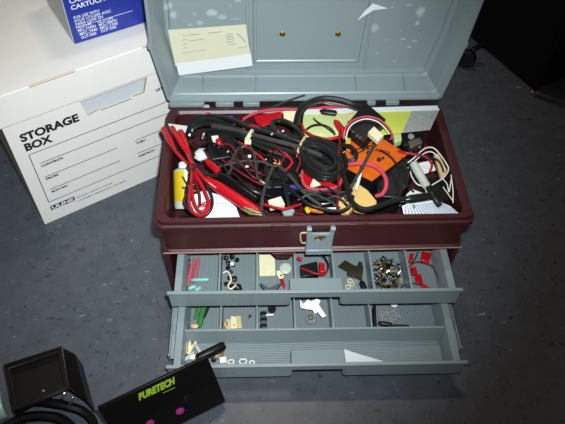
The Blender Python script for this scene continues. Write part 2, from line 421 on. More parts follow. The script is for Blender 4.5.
for c in (Y(282.5,34,.2712), Y(338,34,.2712)):
    bm = lathe([(0, .0042), (.0008, .0042), (.0016, .0030), (.0017, .0001)], c, (0, -1, 0), n=16); obj('rivet', bm, 'brass', CV)
for x0, x1, zz in ((-.205, -.153, .190), (-.136, -.109, .190), (-.095, -.070, .190), (.093, .106, .190), (.122, .142, .190)):
    obj('hinge_tab', bxs((((x0+x1)/2, .2245, zz), (x1-x0, .007, .007))), 'grey', TB, bevel=.001)
# latch
LT = obj('latch', sheet_holes([(-.0185, -.030), (.0185, -.030), (.0175, -.008), (.0185, .012), (.0185, .022), (.0125, .022), (.0120, .008), (-.0120, .008), (-.0125, .022), (-.0185, .022), (-.0185, .012), (-.0175, -.008)],
          [[(.008*math.cos(a*.5236)+.001, -.001+.0036*math.sin(a*.5236)) for a in range(12)]], (.0055, -.0050, .157), (1, 0, 0), (0, 0, 1), (0, -1, 0), .004), 'grey', TB, bevel=.001)
obj('latch_lip', bxs(((.0055, -.0072, .1285), (.036, .004, .010))), 'grey', LT, bevel=.0012)
ps = bmesh.new()
for s in (-1, 1): lathe([(0, .003), (.006, .003)], (.0055+s*.0155-.003, -.0060, .1775), (1, 0, 0), ps, n=12)
obj('latch_pivot', ps, 'grey', LT)
obj('latch_hook', tube([(-.002, -.0048, .155), (.003, -.0058, .158), (.008, -.0058, .1545), (.013, -.0048, .157)], .0014, n=6), 'brass', LT)
obj('wire_bail', tube([(-.013, -.0028, .166), (-.0195, -.0035, .166), (-.0205, -.0035, .160), (-.0185, -.0035, .146), (-.013, -.0028, .143)], .0011, n=6), 'tan', TB)

# drawers ------------------------------------------------------------
def drawer(yf, zt, divs, row=None):
    """yf front face, zt top; floor ribbed"""
    zb = zt-.036; yb = .150
    bm = bmesh.new()
    fm = 'rib_x'
    DR = obj('drawer', slab([(-.183, yb, zb+.002), (-.183, yf+.002, zb+.002), (-.0345, yf+.002, zb+.002), (-.0345, yf+.0225, zb+.002), (.0360, yf+.0225, zb+.002), (.0360, yf+.002, zb+.002), (.183, yf+.002, zb+.002), (.183, yb, zb+.002)], (0, 0, -.002)), fm, TB)
    if row is not None: obj('front_row_floor', slab([(-.178, row-.002, zb+.0032), (-.178, yf+.002, zb+.0032), (-.035, yf+.002, zb+.0032), (-.035, yf+.0235, zb+.0032), (.0365, yf+.0235, zb+.0032), (.0365, yf+.002, zb+.0032), (.178, yf+.002, zb+.0032), (.178, row-.002, zb+.0032)], (0, 0, -.0010)), 'rib_y', DR)
    for s in (-1, 1):
        sw = bmesh.new()
        L = [(s*.1885, zt), (s*.1795, zt), (s*.1790, zt-.001), (s*.1745, zb+.001), (s*.1745, zb), (s*.183, zb), (s*.1845, zb+.004), (s*.1870, zt-.004), (s*.1885, zt-.003)]
        ringpoly([[(x, y, z) for x, z in L] for y in (yf+.002, yb)], sw)
        obj('side_wall', sw, 'grey', DR, bevel=.0006)
    obj('back_wall', bxs(((0, yb, zb+.017), (.366, .003, .034))), 'grey', DR)
    # front panel with the finger notch in its lower edge
    z0 = zt-.0345
    out = [(-.198, zt), (.198, zt), (.198, zt-.004), (.1965, zt-.006), (.1955, z0), (.0385, z0), (.0360, z0+.004), (.0355, z0+.0195), (-.0345, z0+.0195), (-.0350, z0+.004), (-.0375, z0), (-.1955, z0), (-.1965, zt-.006), (-.198, zt-.004)]
    FP = obj('front_panel', slab([(x, yf, z) for x, z in out], (0, .0028, 0)), 'grey', DR, bevel=.0006)
    obj('front_lip', bxs(((0, yf+.0008, zt-.001), (.3955, .0050, .0024))), 'grey', DR, bevel=.0007)
    L = [(yf+.002, zt-.0006), (yf+.0235, zt-.0030), (yf+.0250, zb+.002), (yf+.0235, zb), (yf+.0215, zb+.002), (yf+.0205, zt-.0060), (yf+.002, zt-.0040)]
    fb = ringpoly([[(x, y, z) for y, z in L] for x in (-.0345, .036)])
    box(fb, (-.0340, yf+.012, zb+.016), (.0016, .020, .032)); box(fb, (.0355, yf+.012, zb+.016), (.0016, .020, .032))
    obj('finger_pull', fb, 'grey', DR, bevel=.0012)
    y0 = row if row is not None else yf+.002
    for x in divs:
        cut = y0
        if abs(x) < .03: cut = max(y0, yf+.022)
        bm = slab([(x-.0011, cut, zt-.002), (x+.0011, cut, zt-.002), (x+.0016, cut, zb+.002), (x-.0016, cut, zb+.002)], (0, yb-cut, 0))
        obj('divider', bm, 'grey', DR)
    if row is not None:
        L = [(row-.0005, zt-.0012), (row+.0022, zt-.0012), (row+.0022, zb+.002), (row-.0035, zb+.002)]
        obj('row_divider', ringpoly([[(x, y, z) for y, z in L] for x in (-.1775, .1775)]), 'grey', DR, bevel=.0004)
    return DR
D1 = drawer(-.0565, .107, (-.1295, -.0785, -.0265, .0262, .0785, .1295))
D2 = drawer(-.1390, .0600, (-.1295, -.0795, -.0275, .0245, .0775), row=-.0865)
for d_ in (D1, D2): d_.rotation_euler = (0, 0, -.0125); d_.location.x -= -.0012
for s in (-1, 1):
    rl = bxs(((s*.1972, -.058, .045), (.0018, .114, .005)), ((s*.1945, -.058, .0395), (.006, .114, .0015)), ((s*.1972, -.1135, .043), (.003, .003, .012)))
    obj('drawer_runner', rl, 'grey', TB, bevel=.0004)

# ------------------------------------------------------------------ storage box
BO = V((-.4258, .1498, 0)); BY = .5405
bex = V((math.cos(BY), math.sin(BY), 0)); bn = V((math.sin(BY), -math.cos(BY), 0)); bz = V((0, 0, 1))
SB = thing('storage_box', 'white lidded cardboard file box standing on the floor behind the toolbox', 'box', BO + bex*.158 - bn*.19)
BWD, BDP, BHT = .3166, .39, .2658
SK = .0492
def HS(u, v): return _wall(u, v, BO, bex, bn)
def TS(u, v):
    p = V(Z(u, v, .2670))-BO; return p.dot(bex)
def bp(s, t, o=0.0): return BO + bex*s + bz*t + bn*o
hole = [HS(80,102), HS(147,77), HS(144.3,92.5), HS(133,96.8), HS(131.5,99), HS(101,110.5), HS(98,110), HS(87.5,115.5)]
hole = [(s, min(t, BHT-SK+.008)) for s, t in hole]
bm = sheet_holes([(0, 0), (BWD, 0), (BWD, BHT-.004), (0, BHT-.004)], [hole], BO, bex, bz, bn, .004)
body = obj('box_body', bm, 'board', SB)
bm = bmesh.new()
ax = (bex, bn, bz)
box(bm, bp(BWD/2, .003, -BDP/2-.002), (BWD-.004, BDP-.006, .004), ax)
box(bm, bp(.002, BHT/2, -BDP/2-.002), (.004, BDP-.005, BHT-.006), ax); box(bm, bp(BWD-.002, BHT/2, -BDP/2-.002), (.004, BDP-.005, BHT-.006), ax)
box(bm, bp(BWD/2, BHT/2, -BDP+.002), (BWD-.008, .004, BHT-.006), ax)
obj('box_side', bm, 'board', body)
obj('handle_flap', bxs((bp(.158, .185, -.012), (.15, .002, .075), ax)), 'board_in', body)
# cut edge of the hand hole
bm = bmesh.new()
for a, b in ((7, 6), (5, 4), (3, 2)):
    p, q = hole[a], hole[b]
    slab([bp(p[0], p[1]+.0002, .0006), bp(q[0], q[1]+.0002, .0006), bp(q[0], q[1]+.0013, .0002), bp(p[0], p[1]+.0013, .0002)], -bn*.0010, bm)
p, q = hole[1], hole[2]
slab([bp(p[0]-.0014, p[1], .0004), bp(p[0], p[1], .0004), bp(q[0], q[1], .0004), bp(q[0]-.0016, q[1], .0004)], -bn*.0010, bm)
obj('cut_edge', bm, 'board_edge', body)
bm = bmesh.new()
box(bm, bp(BWD/2, BHT, -BDP/2), (BWD+.0085, BDP+.0085, .004), ax)
box(bm, bp(BWD/2, BHT-SK/2, .0025), (BWD+.0085, .0035, SK), ax); box(bm, bp(BWD/2, BHT-SK/2, -BDP-.0025), (BWD+.0085, .0035, SK), ax)
box(bm, bp(-.0025, BHT-SK/2, -BDP/2), (.0035, BDP+.008, SK), ax); box(bm, bp(BWD+.0025, BHT-SK/2, -BDP/2), (.0035, BDP+.008, SK), ax)
LB = obj('box_lid', bm, 'board', SB, bevel=.0012)
bm = bmesh.new()
def lp(s, d): return BO + bex*s + bn*(.0042-d) + bz*(BHT+.0012)
bm = None
for p, q in ((TS(29,87), TS(75,71)), (TS(142,47.5), TS(150,44.5))):
    bm = bmesh.new(); a = BO+bex*p+bn*.0034+bz*(BHT+.0006); b = BO+bex*q+bn*.0034+bz*(BHT+.0006)
    slab([a+bn*.0012+bz*.0006, b+bn*.0012+bz*.0006, b-bn*.0012+bz*.0018, a-bn*.0012+bz*.0018], -bz*.001, bm)
    obj('lid_slot', bm, 'board_edge', LB)
# printing on the box front
def ftext(bm, s, a, b, hgt, bold=.02, off=.0003):
    t = (a[1]+b[1])/2 if False else a[1]
    return text(bm, s, bp(a[0], t, off), bex, bz, b[0]-a[0], hgt, bold)
bm = bmesh.new()
ftext(bm, 'STORAGE', HS(21.5,142.2), HS(79.8,121.0), .0140, .048); ftext(bm, 'BOX', HS(26.2,151.2), HS(53.3,141.2), .0140, .048)
obj('printed_title', bm, 'print', body)
bm = bmesh.new()
def fline(a, b, wd=.0012):
    t = (a[1]+b[1])/2; strip(bm, bp(a[0], t, .0003), bp(b[0], t, .0003), bn, wd)
fa, fb_ = HS(28.7,155), HS(49,202)
FR = BWD-.018
strip(bm, bp(fa[0], fa[1], .0003), bp(FR, fa[1], .0003), bn, .0012); strip(bm, bp(fa[0], HS(49,202)[1], .0003), bp(FR, HS(49,202)[1], .0003), bn, .0012)
strip(bm, bp(fa[0], fa[1], .0003), bp(fa[0], fb_[1], .0003), bn, .0012); strip(bm, bp(FR, fa[1], .0003), bp(FR, fb_[1], .0003), bn, .0012)
c = HS(40,163.4); strip(bm, bp(c[0], c[1], .0003), bp(FR, c[1], .0003), bn, .0012)
for a, b in ((HS(44.5,177.5), HS(117,147.5)), (HS(50,189.5), HS(120,160.5)), (HS(135,141), HS(158,130.8)), (HS(137,153.5), HS(156,146))): fline(a, b if a[0] < .15 else (FR, b[1]))
for s, a, b in (('CONTENTS', HS(41.5,167.2), HS(63,158)), ('FROM', HS(46.5,180), HS(58.5,175.5)), ('BOX NO.', HS(52,192.6), HS(68.5,185.8)), ('THRU', HS(136.2,144.4), HS(145.4,140)), ('DESTROY', HS(139,157.2), HS(155.5,149.8)), ('LETTER', HS(156,91.5), HS(171,86))):
    ftext(bm, s, a, b, .0042 if s != 'LETTER' else .0046, .05)
ftext(bm, 'CHICAGO / ATLANTA / DALLAS', HS(76.5,198.5), HS(112,184), .0028, .02); ftext(bm, 'LOS ANGELES / MINNEAPOLIS / NEW JERSEY', HS(77.5,201.8), HS(126.5,181), .0028, .02)
obj('printed_form', bm, 'print', body)
a, b = HS(51.5,210.2), HS(75.5,200.5)
bm = bmesh.new(); strip(bm, bp(a[0], a[1]+.0048, .0003), bp(b[0], a[1]+.0048, .0003), bn, .0098)
obj('maker_badge', bm, 'print', body)
bm = bmesh.new(); text(bm, 'ULINE', bp(a[0]+.002, a[1]+.0018, .0006), bex, bz, b[0]-a[0]-.004, .0066, .045)
obj('badge_lettering', bm, 'white_print', body)

# ------------------------------------------------------------------ toner carton on the storage box
KO = V(Z(75,44.5,.2682)); _k = V(Z(140,24.4,.2682))-KO; KA = math.atan2(_k.y, _k.x)
kex = V((math.cos(KA), math.sin(KA), 0)); kn_ = V((math.sin(KA), -math.cos(KA), 0))
def KS(u, v): return _wall(u, v, KO, kex, kn_)
KC = thing('printer_carton', 'blue printer cartridge carton with white lettering standing on the white file box', 'carton', KO+kex*.08-kn_*.05)
ax = (kex, kn_, bz)
CA = obj('carton_body', bxs((KO+kex*.0865-kn_*.059+bz*.072, (.173, .118, .144), ax)), 'blue_card', KC, bevel=.0012)
obj('carton_end', bxs((KO-kex*.0004-kn_*.059+bz*.072, (.0010, .114, .141), ax)), 'grey_card', KC)
bm = bmesh.new()
def ktext(s, a, b, hgt, bold=.01): text(bm, s, KO+kex*a[0]+bz*a[1]+kn_*.0004, kex, bz, b[0]-a[0], hgt, bold)
ktext('TONER CARTRIDGE', (KS(69,0)[0], KS(71,10)[1]+.0190), (.120, 0), .0075, .02)
ktext('CARTOUCHE DE TONER', (KS(70,5)[0], KS(71,10)[1]+.0095), (.120, 0), .0068, .02); ktext('CARTUCHO DE TONER', KS(71.5,10), (.118, 0), .0068, .02)
ktext('FOR USE WITH', KS(74,19.2), KS(99.5,12), .0042); ktext('POUR UTILISER AVEC', KS(75,22.6), KS(111,11.6), .0042); ktext('PARA USAR EN', KS(76,25.8), KS(103,17.5), .0042)
for k, s in enumerate(('HL-2140', 'MFC-7340N', 'MFC-7440', 'DCP-7030')):
    p = KS(76.5,29); ktext(s, (p[0]+.0012*k, p[1]-.0058*k), (p[0]+.0012*k+(.022 if k in (0, 3) else .026), 0), .0046)
for k, s in enumerate(('HL-2170W', 'MFC-7840W', 'MFC-7345', 'DCP-7040')):
    p = KS(98,23.4); ktext(s, (p[0]+.0006*k, p[1]-.0052*k), (p[0]+.0006*k+(.023 if k in (0, 3) else .027), 0), .0044)
a, b = KS(76,27.4), KS(132,9.6); strip(bm, KO+kex*a[0]+bz*a[1]+kn_*.0004, KO+kex*b[0]+bz*a[1]+kn_*.0004, kn_, .0007)
obj('carton_lettering', bm, 'white_print', CA)

# ------------------------------------------------------------------ black furniture behind on the right
FO = V(Z(533,97.5,0)); f1 = (V(Z(479.4,52,0))-FO).normalized(); f2 = V((f1.y, -f1.x, 0))
FU = thing('black_cabinet', 'black cabinet standing on the floor behind the toolbox, at the upper right', 'cabinet', FO+f1*.22+f2*.2)
ax = (f2, f1, bz)
obj('carcass', bxs((FO+f2*.212+f1*.252+bz*.300, (.396, .476, .572), ax)), 'furniture', FU, bevel=.003)
obj('plinth', bxs((FO+f2*.212+f1*.252+bz*.008, (.392, .470, .014), ax)), 'furniture', FU, bevel=.003)
obj('foot_glide', lathe([(0, .010), (.004, .010), (.006, .007), (.012, .006)], FO+f2*.014+f1*.010, (0, 0, 1), n=14), 'zinc', FU)
obj('corner_trim', bxs((FO+f2*.006+f1*.006+bz*.302, (.012, .012, .576), ax)), 'black_gloss', FU, bevel=.003)
obj('cabinet_door', bxs((FO+f2*.212+f1*.010+bz*.300, (.376, .010, .555), ax)), 'black_gloss', FU, bevel=.002)
CS = thing('caster_wheel', 'small black caster wheel on the dark floor between the lid and the black cabinet', 'caster', (.368, .556, 0))
wc = V((.367, .556, .021)); wa = V((-.42, -.90, .0)).normalized()
obj('wheel', lathe([(-.008, .014), (-.008, .018), (-.005, .0205), (.005, .0205), (.008, .018), (.008, .014), (.0095, .006)], wc, wa, n=28), 'black', CS)
obj('fork', tube([wc+wa*.0, wc+V((.012, .006, .018)), wc+V((.030, .012, .024)), wc+V((.036, .014, .025))], .006), 'black_shell', CS)

# ------------------------------------------------------------------ ballast style black box with lime lettering (front left)
PB = thing('black_case', 'black plastic case with lime green lettering and magenta dots, leaning by the lower drawer', 'case', (-.19, -.22, 0))
cTR, cBR, cTL = V(Z(207.5,356.5,.105)), V(Z(223,404.5,.014)), V(Z(98,408.5,.100))
pe = (cTR-cTL); Ln = pe.length; pe.normalize()
dn_ = cBR-cTR; dn_ = dn_-pe*(dn_.dot(pe)-.004); Dn = dn_.length; dn_.normalize()
fn = pe.cross(dn_).normalized()
if fn.y > 0: fn = -fn
prof = [(.0, -.001), (.012, 0), (.43, .0030), (.47, .0030), (.97, .0), (1.0, -.003), (1.0, -.012), (.5, -.014), (.0, -.004)]
bm = ringpoly([[tuple(cTL+pe*t+dn_*(a*Dn)+fn*h) for a, h in prof] for t in (0, Ln)])
CB = obj('case_body', bm, 'black_case', PB, bevel=.001)
def onface(u, v, h=.0034):
    d = _ray(u, v); o = cTL+fn*h; t = (o-V(CAM)).dot(fn)/d.dot(fn); return V(CAM)+d*t
tx = bmesh.new()
a, b = onface(139,400.5), onface(176.5,382.5); c = onface(142.5,391)
ex_ = (b-a).normalized(); eu = (c-a); eu -= ex_*eu.dot(ex_); eh = eu.length; eu.normalize()
text(tx, 'PURETECH', a, ex_, eu, (b-a).length, eh*.92, .06, .35)
strip(tx, onface(163,393), onface(175,387.5), fn, .0010)
obj('case_lettering', tx, 'lime_print', CB)
for p, r in ((onface(180,411,.002), .0056), (onface(150,423,.002), .0054)):
    obj('magenta_lens', lathe([(-.002, r), (.0008, r), (.0016, r*.75), (.0018, .0002)], p, fn, n=18), 'magenta', CB)
for p, q in (((184,396), (186.5,401)), ((187,397), (188.5,394.5))):
    bm = bmesh.new(); strip(bm, onface(*p), onface(*q), fn, .0006); obj('scratch', bm, 'zinc', CB)
rod = thing('black_tube', 'thin black tube resting across the left end of the lower drawer front', 'tube', (-.15, -.13, .05))
r0, r1 = V(Z(197,358.5,.068)), V(Z(224,345.5,.068))
RB = obj('tube_body', lathe([(0, .0050), (.002, .0060), ((r1-r0).length-.002, .0060), ((r1-r0).length, .0050)], r0, r1-r0, n=16), 'black_shell', rod)
obj('end_cap', lathe([(0, .0045), (.0015, .0045)], r1, r1-r0, n=14), 'black', rod)

# ------------------------------------------------------------------ dark hood-shaped shell at the far lower left
SH = thing('plastic_hood', 'empty dark glossy plastic hood with an open front, on the floor at lower left', 'housing', (-.36, -.14, 0))
hz = .058
TL, TR, BR, BL = V(Z(4,366,.058)), V(Z(62,347.5,.058)), V(Z(68.5,388,.050)), V(Z(13,411,.050))
RT, RBm = V(Z(75,354,.030)), V(Z(88,402,.030))
hx = (TR-TL).normalized(); hn = hx.cross(BL-TL).normalized(); hn = hn if hn.z > 0 else -hn; hy = hx.cross(hn); hy = hy if hy.y < 0 else -hy
q2 = [((p-TL).dot(hx), (p-TL).dot(hy)) for p in (TL, TR, BR, BL)]; qc = (sum(p[0] for p in q2)/4, sum(p[1] for p in q2)/4)
bm = sheet_holes(q2, [[(qc[0]+(p[0]-qc[0])*.84, qc[1]+(p[1]-qc[1])*.80) for p in q2]], TL, hx, hy, hn, .0022)
slab([TL+hx*(qc[0]+(p[0]-qc[0])*.92)+hy*(qc[1]+(p[1]-qc[1])*.92)-hn*.012 for p in q2], -hn*.002, bm)
HT = obj('hood_top', bm, 'black_shell', SH, bevel=.0008)
obj('hood_side', slab([TR, V((RT.x, RT.y, .030)), V((RBm.x, RBm.y, .030)), BR], (-.002, 0, -.001)), 'black_shell', SH, bevel=.0008)
obj('hood_skirt', slab([V((RT.x, RT.y, .030)), V((RT.x+.004, RT.y-.002, 0)), V((RBm.x+.004, RBm.y-.003, 0)), V((RBm.x, RBm.y, .030))], (-.002, 0, 0)), 'black_shell', SH)
obj('hood_back', slab([TL, TR, V((RT.x, RT.y, .030)), V((RT.x, RT.y, 0)), V((TL.x, TL.y, 0))], (.0008, -.002, 0)), 'black_shell', SH)
obj('hood_cheek', slab([TL, BL, V((BL.x, BL.y, 0)), V((TL.x, TL.y, 0))], (.002, 0, 0)), 'black_shell', SH)
bm = bmesh.new()
rim = tube([TL+V((0, 0, .0006)), TL.lerp(TR, .5)+V((0, 0, .0006)), TR+V((0, 0, .0006))], .0016, n=6)
obj('hood_ridge', rim, 'black_gloss', HT)
obj('hood_seam', tube([TR+V((0, 0, .0006)), TR.lerp(BR, .5)+V((0, 0, .0008)), BR+V((0, 0, .0006))], .0013, n=6), 'black_gloss', HT)
CLIPS = [(Z(74,397,.044), Z(70,404,.040)), (Z(62,398,.044), Z(66,392,.046)), (Z(40,393,.046), Z(45,392,.048))]
for i, (p, q) in enumerate(CLIPS):
    o = tag(obj('steel_clip', tube([V(p), V(p).lerp(V(q), .5)+V((.001, .001, .003)), V(q)], .0016, n=6), 'metal'), ['shiny steel clip nearest the right edge of the dark hood', 'shiny steel clip at the middle of the dark hood opening', 'shiny steel clip at the left of the three under the dark hood'][i], 'clip', 'clips at the hood opening')
lab = ['black rubber cord piled under the mouth of the dark hood', 'black rubber cord looping along the bottom edge left of the lettered case']
wire('power_cord', lab[0], 'cord', [Z(18,410,.014), Z(34,402,.020), Z(52,403,.024), Z(68,406,.022), Z(82,411,.016), Z(92,420,.012), Z(95,434,.010)], .0060, 'black_case', 'cords at the lower left')
wire('power_cord', lab[1], 'cord', [Z(4,428,.012), Z(24,418,.014), Z(46,416,.014), Z(62,420,.012), Z(74,430,.010)], .0070, 'black_case', 'cords at the lower left')
o = obj('tape_roll', lathe([(-.010, .011), (-.010, .017), (-.008, .018), (.008, .018), (.010, .017), (.010, .011)], (-.4190, -.166, .0183), (.93, .36, .0), n=28), 'sage')
tag(o, 'pale sage green roll standing on edge at the left edge beside the dark hood', 'roll')

# ------------------------------------------------------------------ papers on the lid
PN = thing('paper_note', 'aged cream paper note with faint writing stuck inside the left of the lid', 'note', Y(210,50,.264))
NP = obj('note_sheet', slab([Y(168,30,.2645), Y(207,27.5,.2640), Y(246,24.5,.2640), Y(248.5,44,.2615), Y(251.5,58,.2590), Y(215,61,.2585), Y(175.5,66,.2590), Y(171,46,.2620)], (0, .0006, 0)), 'aged', PN)
obj('note_strip', slab([Y(176,64,.2588), Y(214,59.5,.2583), Y(251,54,.2585), Y(252.5,66,.2565), Y(214,71,.2560), Y(179,75.5,.2565)], (0, .0006, 0)), 'paper', PN)
bm = bmesh.new()
rr = random.Random(3)
NOTELINES = [(Y(u0,v0,.2585), Y(u1,v1,.2585)) for u0, v0, u1, v1 in ((183,36,186,35.5), (182,40,187,39.4), (183,44,187,43.4), (184,48,187,47.6), (183,53,196,51), (198,51,206,49.6), (189,35,200,33.8), (208,33,222,31.6), (190,40.5,204,39), (238,48,247,46.5))]
NOTESTAMP = [(Y(u0,v0,.2580), Y(u1,v1,.2580)) for u0, v0, u1, v1 in ((226,35,233,33.5), (226,37.5,233,36), (226.5,40,234,38.2), (227,42.5,234,41), (237,33,246,42), (229,45,236,43.5))]
for part_ in [[q_] for q_ in NOTELINES]:
    bm = bmesh.new()
    for a, b in part_: strip(bm, V(a), V(b), (0, -1, 0), .0007)
    obj('faint_writing', bm, 'ink_grey', NP)
bm = bmesh.new()
for a, b in NOTESTAMP: strip(bm, V(a), V(b), (0, -1, 0), .0010)
obj('blue_stamp', bm, 'stamp', NP)
bm = slab([Y(357,20.5,.2690), Y(366,10,.2685), Y(373,3.5,.2680), Y(374,10,.266)], (0, .0005, 0)); slab([Y(373,3.5,.2680), Y(388,8.5,.2685), Y(374,10.2,.2662)], (0, .0005, 0), bm)
tag(obj('torn_sticker', bm, 'paper'), 'torn white sticker peeling from the lid, right of its raised cover', 'sticker')

# ================================================================== contents of the upper tray
# yellow bottle
b0, b1 = V(B(179,206,.153)), V(B(176,171,.183))
b0.x = max(b0.x, -.1735); b0.y = max(b0.y, .0335); b1.x = max(b1.x, -.1740)
BT = thing('glue_bottle', 'small yellow labelled bottle with a white cap in the front left corner', 'bottle', b0)
ax_ = b1-b0; Lb = ax_.length
obj('bottle_body', lathe([(-.005, .010), (-.004, .0158), (.0, .0168), (Lb, .0168), (Lb+.003, .013), (Lb+.004, .008)], b0, ax_, n=24), 'milk', BT)
obj('bottle_label', lathe([(.006, .0171), (Lb-.001, .0171)], b0, ax_, n=24), 'yellow', BT)
obj('cap', lathe([(Lb+.003, .0095), (Lb+.004, .0100), (Lb+.011, .0095), (Lb+.013, .006), (Lb+.0135, .001)], b0, ax_, n=20), 'white_pl', BT)
ua = ax_.normalized(); toc = (V(CAM)-b0); toc = (toc-ua*toc.dot(ua)).normalized(); sd = ua.cross(toc)
bm = bmesh.new()
for (a0, a1, t0, t1) in ((.25, 1.4, .60, .97), (.0, 1.4, .12, .40), (-.35, .9, .47, .53), (.45, 1.4, .42, .58)):
    n_ = 6
    for i in range(n_):
        q = []
        for aa, tt in ((a0+(a1-a0)*i/n_, t0), (a0+(a1-a0)*(i+1)/n_, t0), (a0+(a1-a0)*(i+1)/n_, t1), (a0+(a1-a0)*i/n_, t1)):
            q.append(bm.verts.new(b0+ua*(Lb*tt)+(toc*math.cos(aa)-sd*math.sin(aa) if False else toc*math.cos(aa)+(-sd if sd.x > 0 else sd)*-math.sin(aa))*.0174))
        bm.faces.new(q)
obj('label_print', bm, 'print', BT)

# booklet / carton at the back
BK = thing('flat_carton', 'flat lime and grey printed carton leaning on the back wall of the maroon tray', 'carton', (.07, .19, .15))
bk = slab([B(303,109.5,.199), B(437,105.5,.199), B(439.5,109.5,.198), B(303,113.5,.198)], (0, .0, -.002))
obj('carton_edge', bk, 'paper', BK)
for nm, mm, q in (('pale_face', 'palegreen', [B(303,113.5,.197), B(370,111.5,.197), B(366,137,.187), B(303,138,.187)]),
                  ('lime_face', 'lime', [B(370,111.5,.197), B(412,110.2,.197), B(402,133,.187), B(366,137,.187)]),
                  ('grey_face', 'greytex', [B(412,110.2,.197), B(439.5,109.5,.197), B(430,130,.187), B(402,133,.187)])):
    obj(nm, slab(q, (0, .004, -.001)), mm, BK)

# white electrical connectors, plugs and boxes
def brick(name, label, cat, quad, depth, m, group=None, bevel=.0008):
    return tag(obj(name, slab(quad, (0, .0, -depth)), m, bevel=bevel), label, cat, group)
def fat(name, label, cat, p, q, r, m, group=None, tip=.7):
    p, q = V(p), V(q); L_ = (q-p).length
    return tag(obj(name, lathe([(0, r*tip*.6), (r*.3, r*tip), (L_*.25, r), (L_*.8, r), (L_-r*.3, r*.9), (L_, r*.5)], p, q-p, n=14), m), label, cat, group)

BX = thing('relay_box', 'square black relay box set cornerwise with a pale wire arched over it', 'relay', B(367,128,.15))
obj('relay_case', slab([B(365,101.5,.214), B(386,119,.210), B(364,142,.202), B(345,126,.206)], (0, 0, -.018)), 'black', BX, bevel=.0012)
obj('relay_pins', bxs(*[(V(B(u,v,.2060)), (.003, .003, .002)) for u, v in ((350,129), (353,132), (357,136), (360,138))]), 'zinc', BX)
brick('wire_connector', 'tan wire connector lying on the lower corner of the square black relay', 'connector', [B(374,126,.2150), B(384,135,.2150), B(378,141,.2135), B(368,132,.2135)], .008, 'cream')
brick('wire_connector', 'narrow tan connector at the upper left of the square black relay', 'connector', [B(354,107,.199), B(357,110,.199), B(350,116,.197), B(347,113,.197)], .006, 'tan')
wire('thin_wire', 'pink and white wire arching over the square black relay', 'wire', [B(344,139,.200), B(345,130,.209), B(352,121,.2145), B(365,116.5,.2165), B(378,119,.216), B(387,126,.213), B(392,134,.205), B(390,140,.196)], .0013, 'pink_rub')
wire('thin_wire', 'white wire laid just inside the pink arch over the square black relay', 'wire', [B(346,140,.199), B(348,130,.2085), B(354,123,.2130), B(365,119.0,.2145), B(376,121,.214), B(384,127,.2115), B(389,134,.204)], .0009, 'white_pl')

OB = thing('orange_box', 'orange labelled module with black lettering near the middle of the maroon tray', 'module', B(372,160,.15))
OT = [V(B(384,139.5,.187)), V(B(407.5,154.5,.185)), V(B(372,181,.187)), V(B(340,165,.188)), V(B(350,140,.188))]
obj('module_case', slab([p-V((0, 0, .0008)) for p in OT], (0, 0, -.030)), 'black', OB, bevel=.001)
OL = obj('module_label', slab(OT, (0, 0, -.0009)), 'orange', OB)
bm = bmesh.new()
def otext(s, a, b, up, h, bold=.03):
    a, b, up = V(a), V(b), V(up); d = (b-a); ex = d.normalized(); u = (up-a); u -= ex*u.dot(ex); text(bm, s, a+V((0, 0, .0009)), ex, u.normalized(), d.length, h, bold)
otext('ION', B(352,156,.1885), B(377,146,.188), B(349,148,.1885), .0080, .05); otext('ACTIIX', B(374.5,151,.1878), B(390,155,.187), B(377,145,.1878), .0052)
for u, v, s in ((369,153,.0038), (379,159.5,.0034), (362,167.5,.0034), (383,158,.002)):
    c = V(B(u,v,.1885)); lathe([(-.001, s), (.0008, s)], c, (0, 0, 1), bm, n=10)
obj('module_lettering', bm, 'print', OL)
M2 = thing('black_module', 'large black plastic module with a white edge, right of the orange module', 'module', B(395,180,.15))
obj('module_case', slab([B(405,156,.182), B(417,164,.180), B(409,182,.176), B(400,198,.174), B(378,196,.172), B(376,180,.174), B(390,167,.180)], (0, 0, -.034)), 'black', M2, bevel=.0015)
obj('white_edge', slab([B(393,164,.1832), B(384,171,.1825), B(385,172.5,.1815), B(394,166,.182)], (0, 0, -.001)), 'white_pl', M2)
bm = bmesh.new()
for u, v in ((403,185), (405,186), (407,187), (404,188)): box(bm, B(u,v,.1772), (.0022, .0012, .0008))
obj('module_marks', bm, 'zinc', M2)

# tangled leads ----------------------------------------------------
# black bundle across the back left
BU = thing('lead_bundle', 'thick bundle of black cable tied with a tan band, across the back left', 'cable', B(250,130,.18))
BUNDLE = [[B(196,137,.176), B(190,131,.184), B(194,123,.191), B(208,119.5,.196), B(226,124,.199), B(247,133,.203), B(272,140,.204), B(300,148,.202), B(318,152,.198)],
          [B(189,136,.178), B(194,128,.186), B(206,124,.193), B(224,127,.200), B(245,137,.203), B(268,145,.203), B(296,153,.200), B(312,158,.196)],
          [B(202,139,.176), B(206,131,.184), B(218,130,.192), B(232,133,.197), B(248,141,.200), B(268,150,.198), B(290,158,.194)],
          [B(208,121,.190), B(218,117.5,.196), B(234,121,.201), B(250,128,.204), B(274,134,.206), B(300,142,.205), B(326,150,.200)],
          [B(212,126,.198), B(230,129,.2035), B(246,133,.2060), B(272,140,.2080), B(298,147,.2070), B(322,156,.202)],
          [B(186,127,.182), B(196,119,.190), B(212,116,.194), B(230,119,.197), B(252,126,.199), B(278,132,.201), B(300,139,.200)]]
for i, strand in enumerate(BUNDLE):
    obj('strand', tube(strand, .0032 if i != 1 else .0038, n=8), 'black_rub' if i not in (4,) else 'grey_rub', BU)
obj('tie_band', tube([B(252,131,.204), B(250,134,.2075), B(247,140,.206)], .0032, n=6), 'cream', BU)
obj('band_tail', slab([B(245,137,.207), B(251.5,137.5,.207), B(251,143.5,.203), B(244.5,143,.203)], (0, 0, -.003)), 'cream', BU, bevel=.0006)
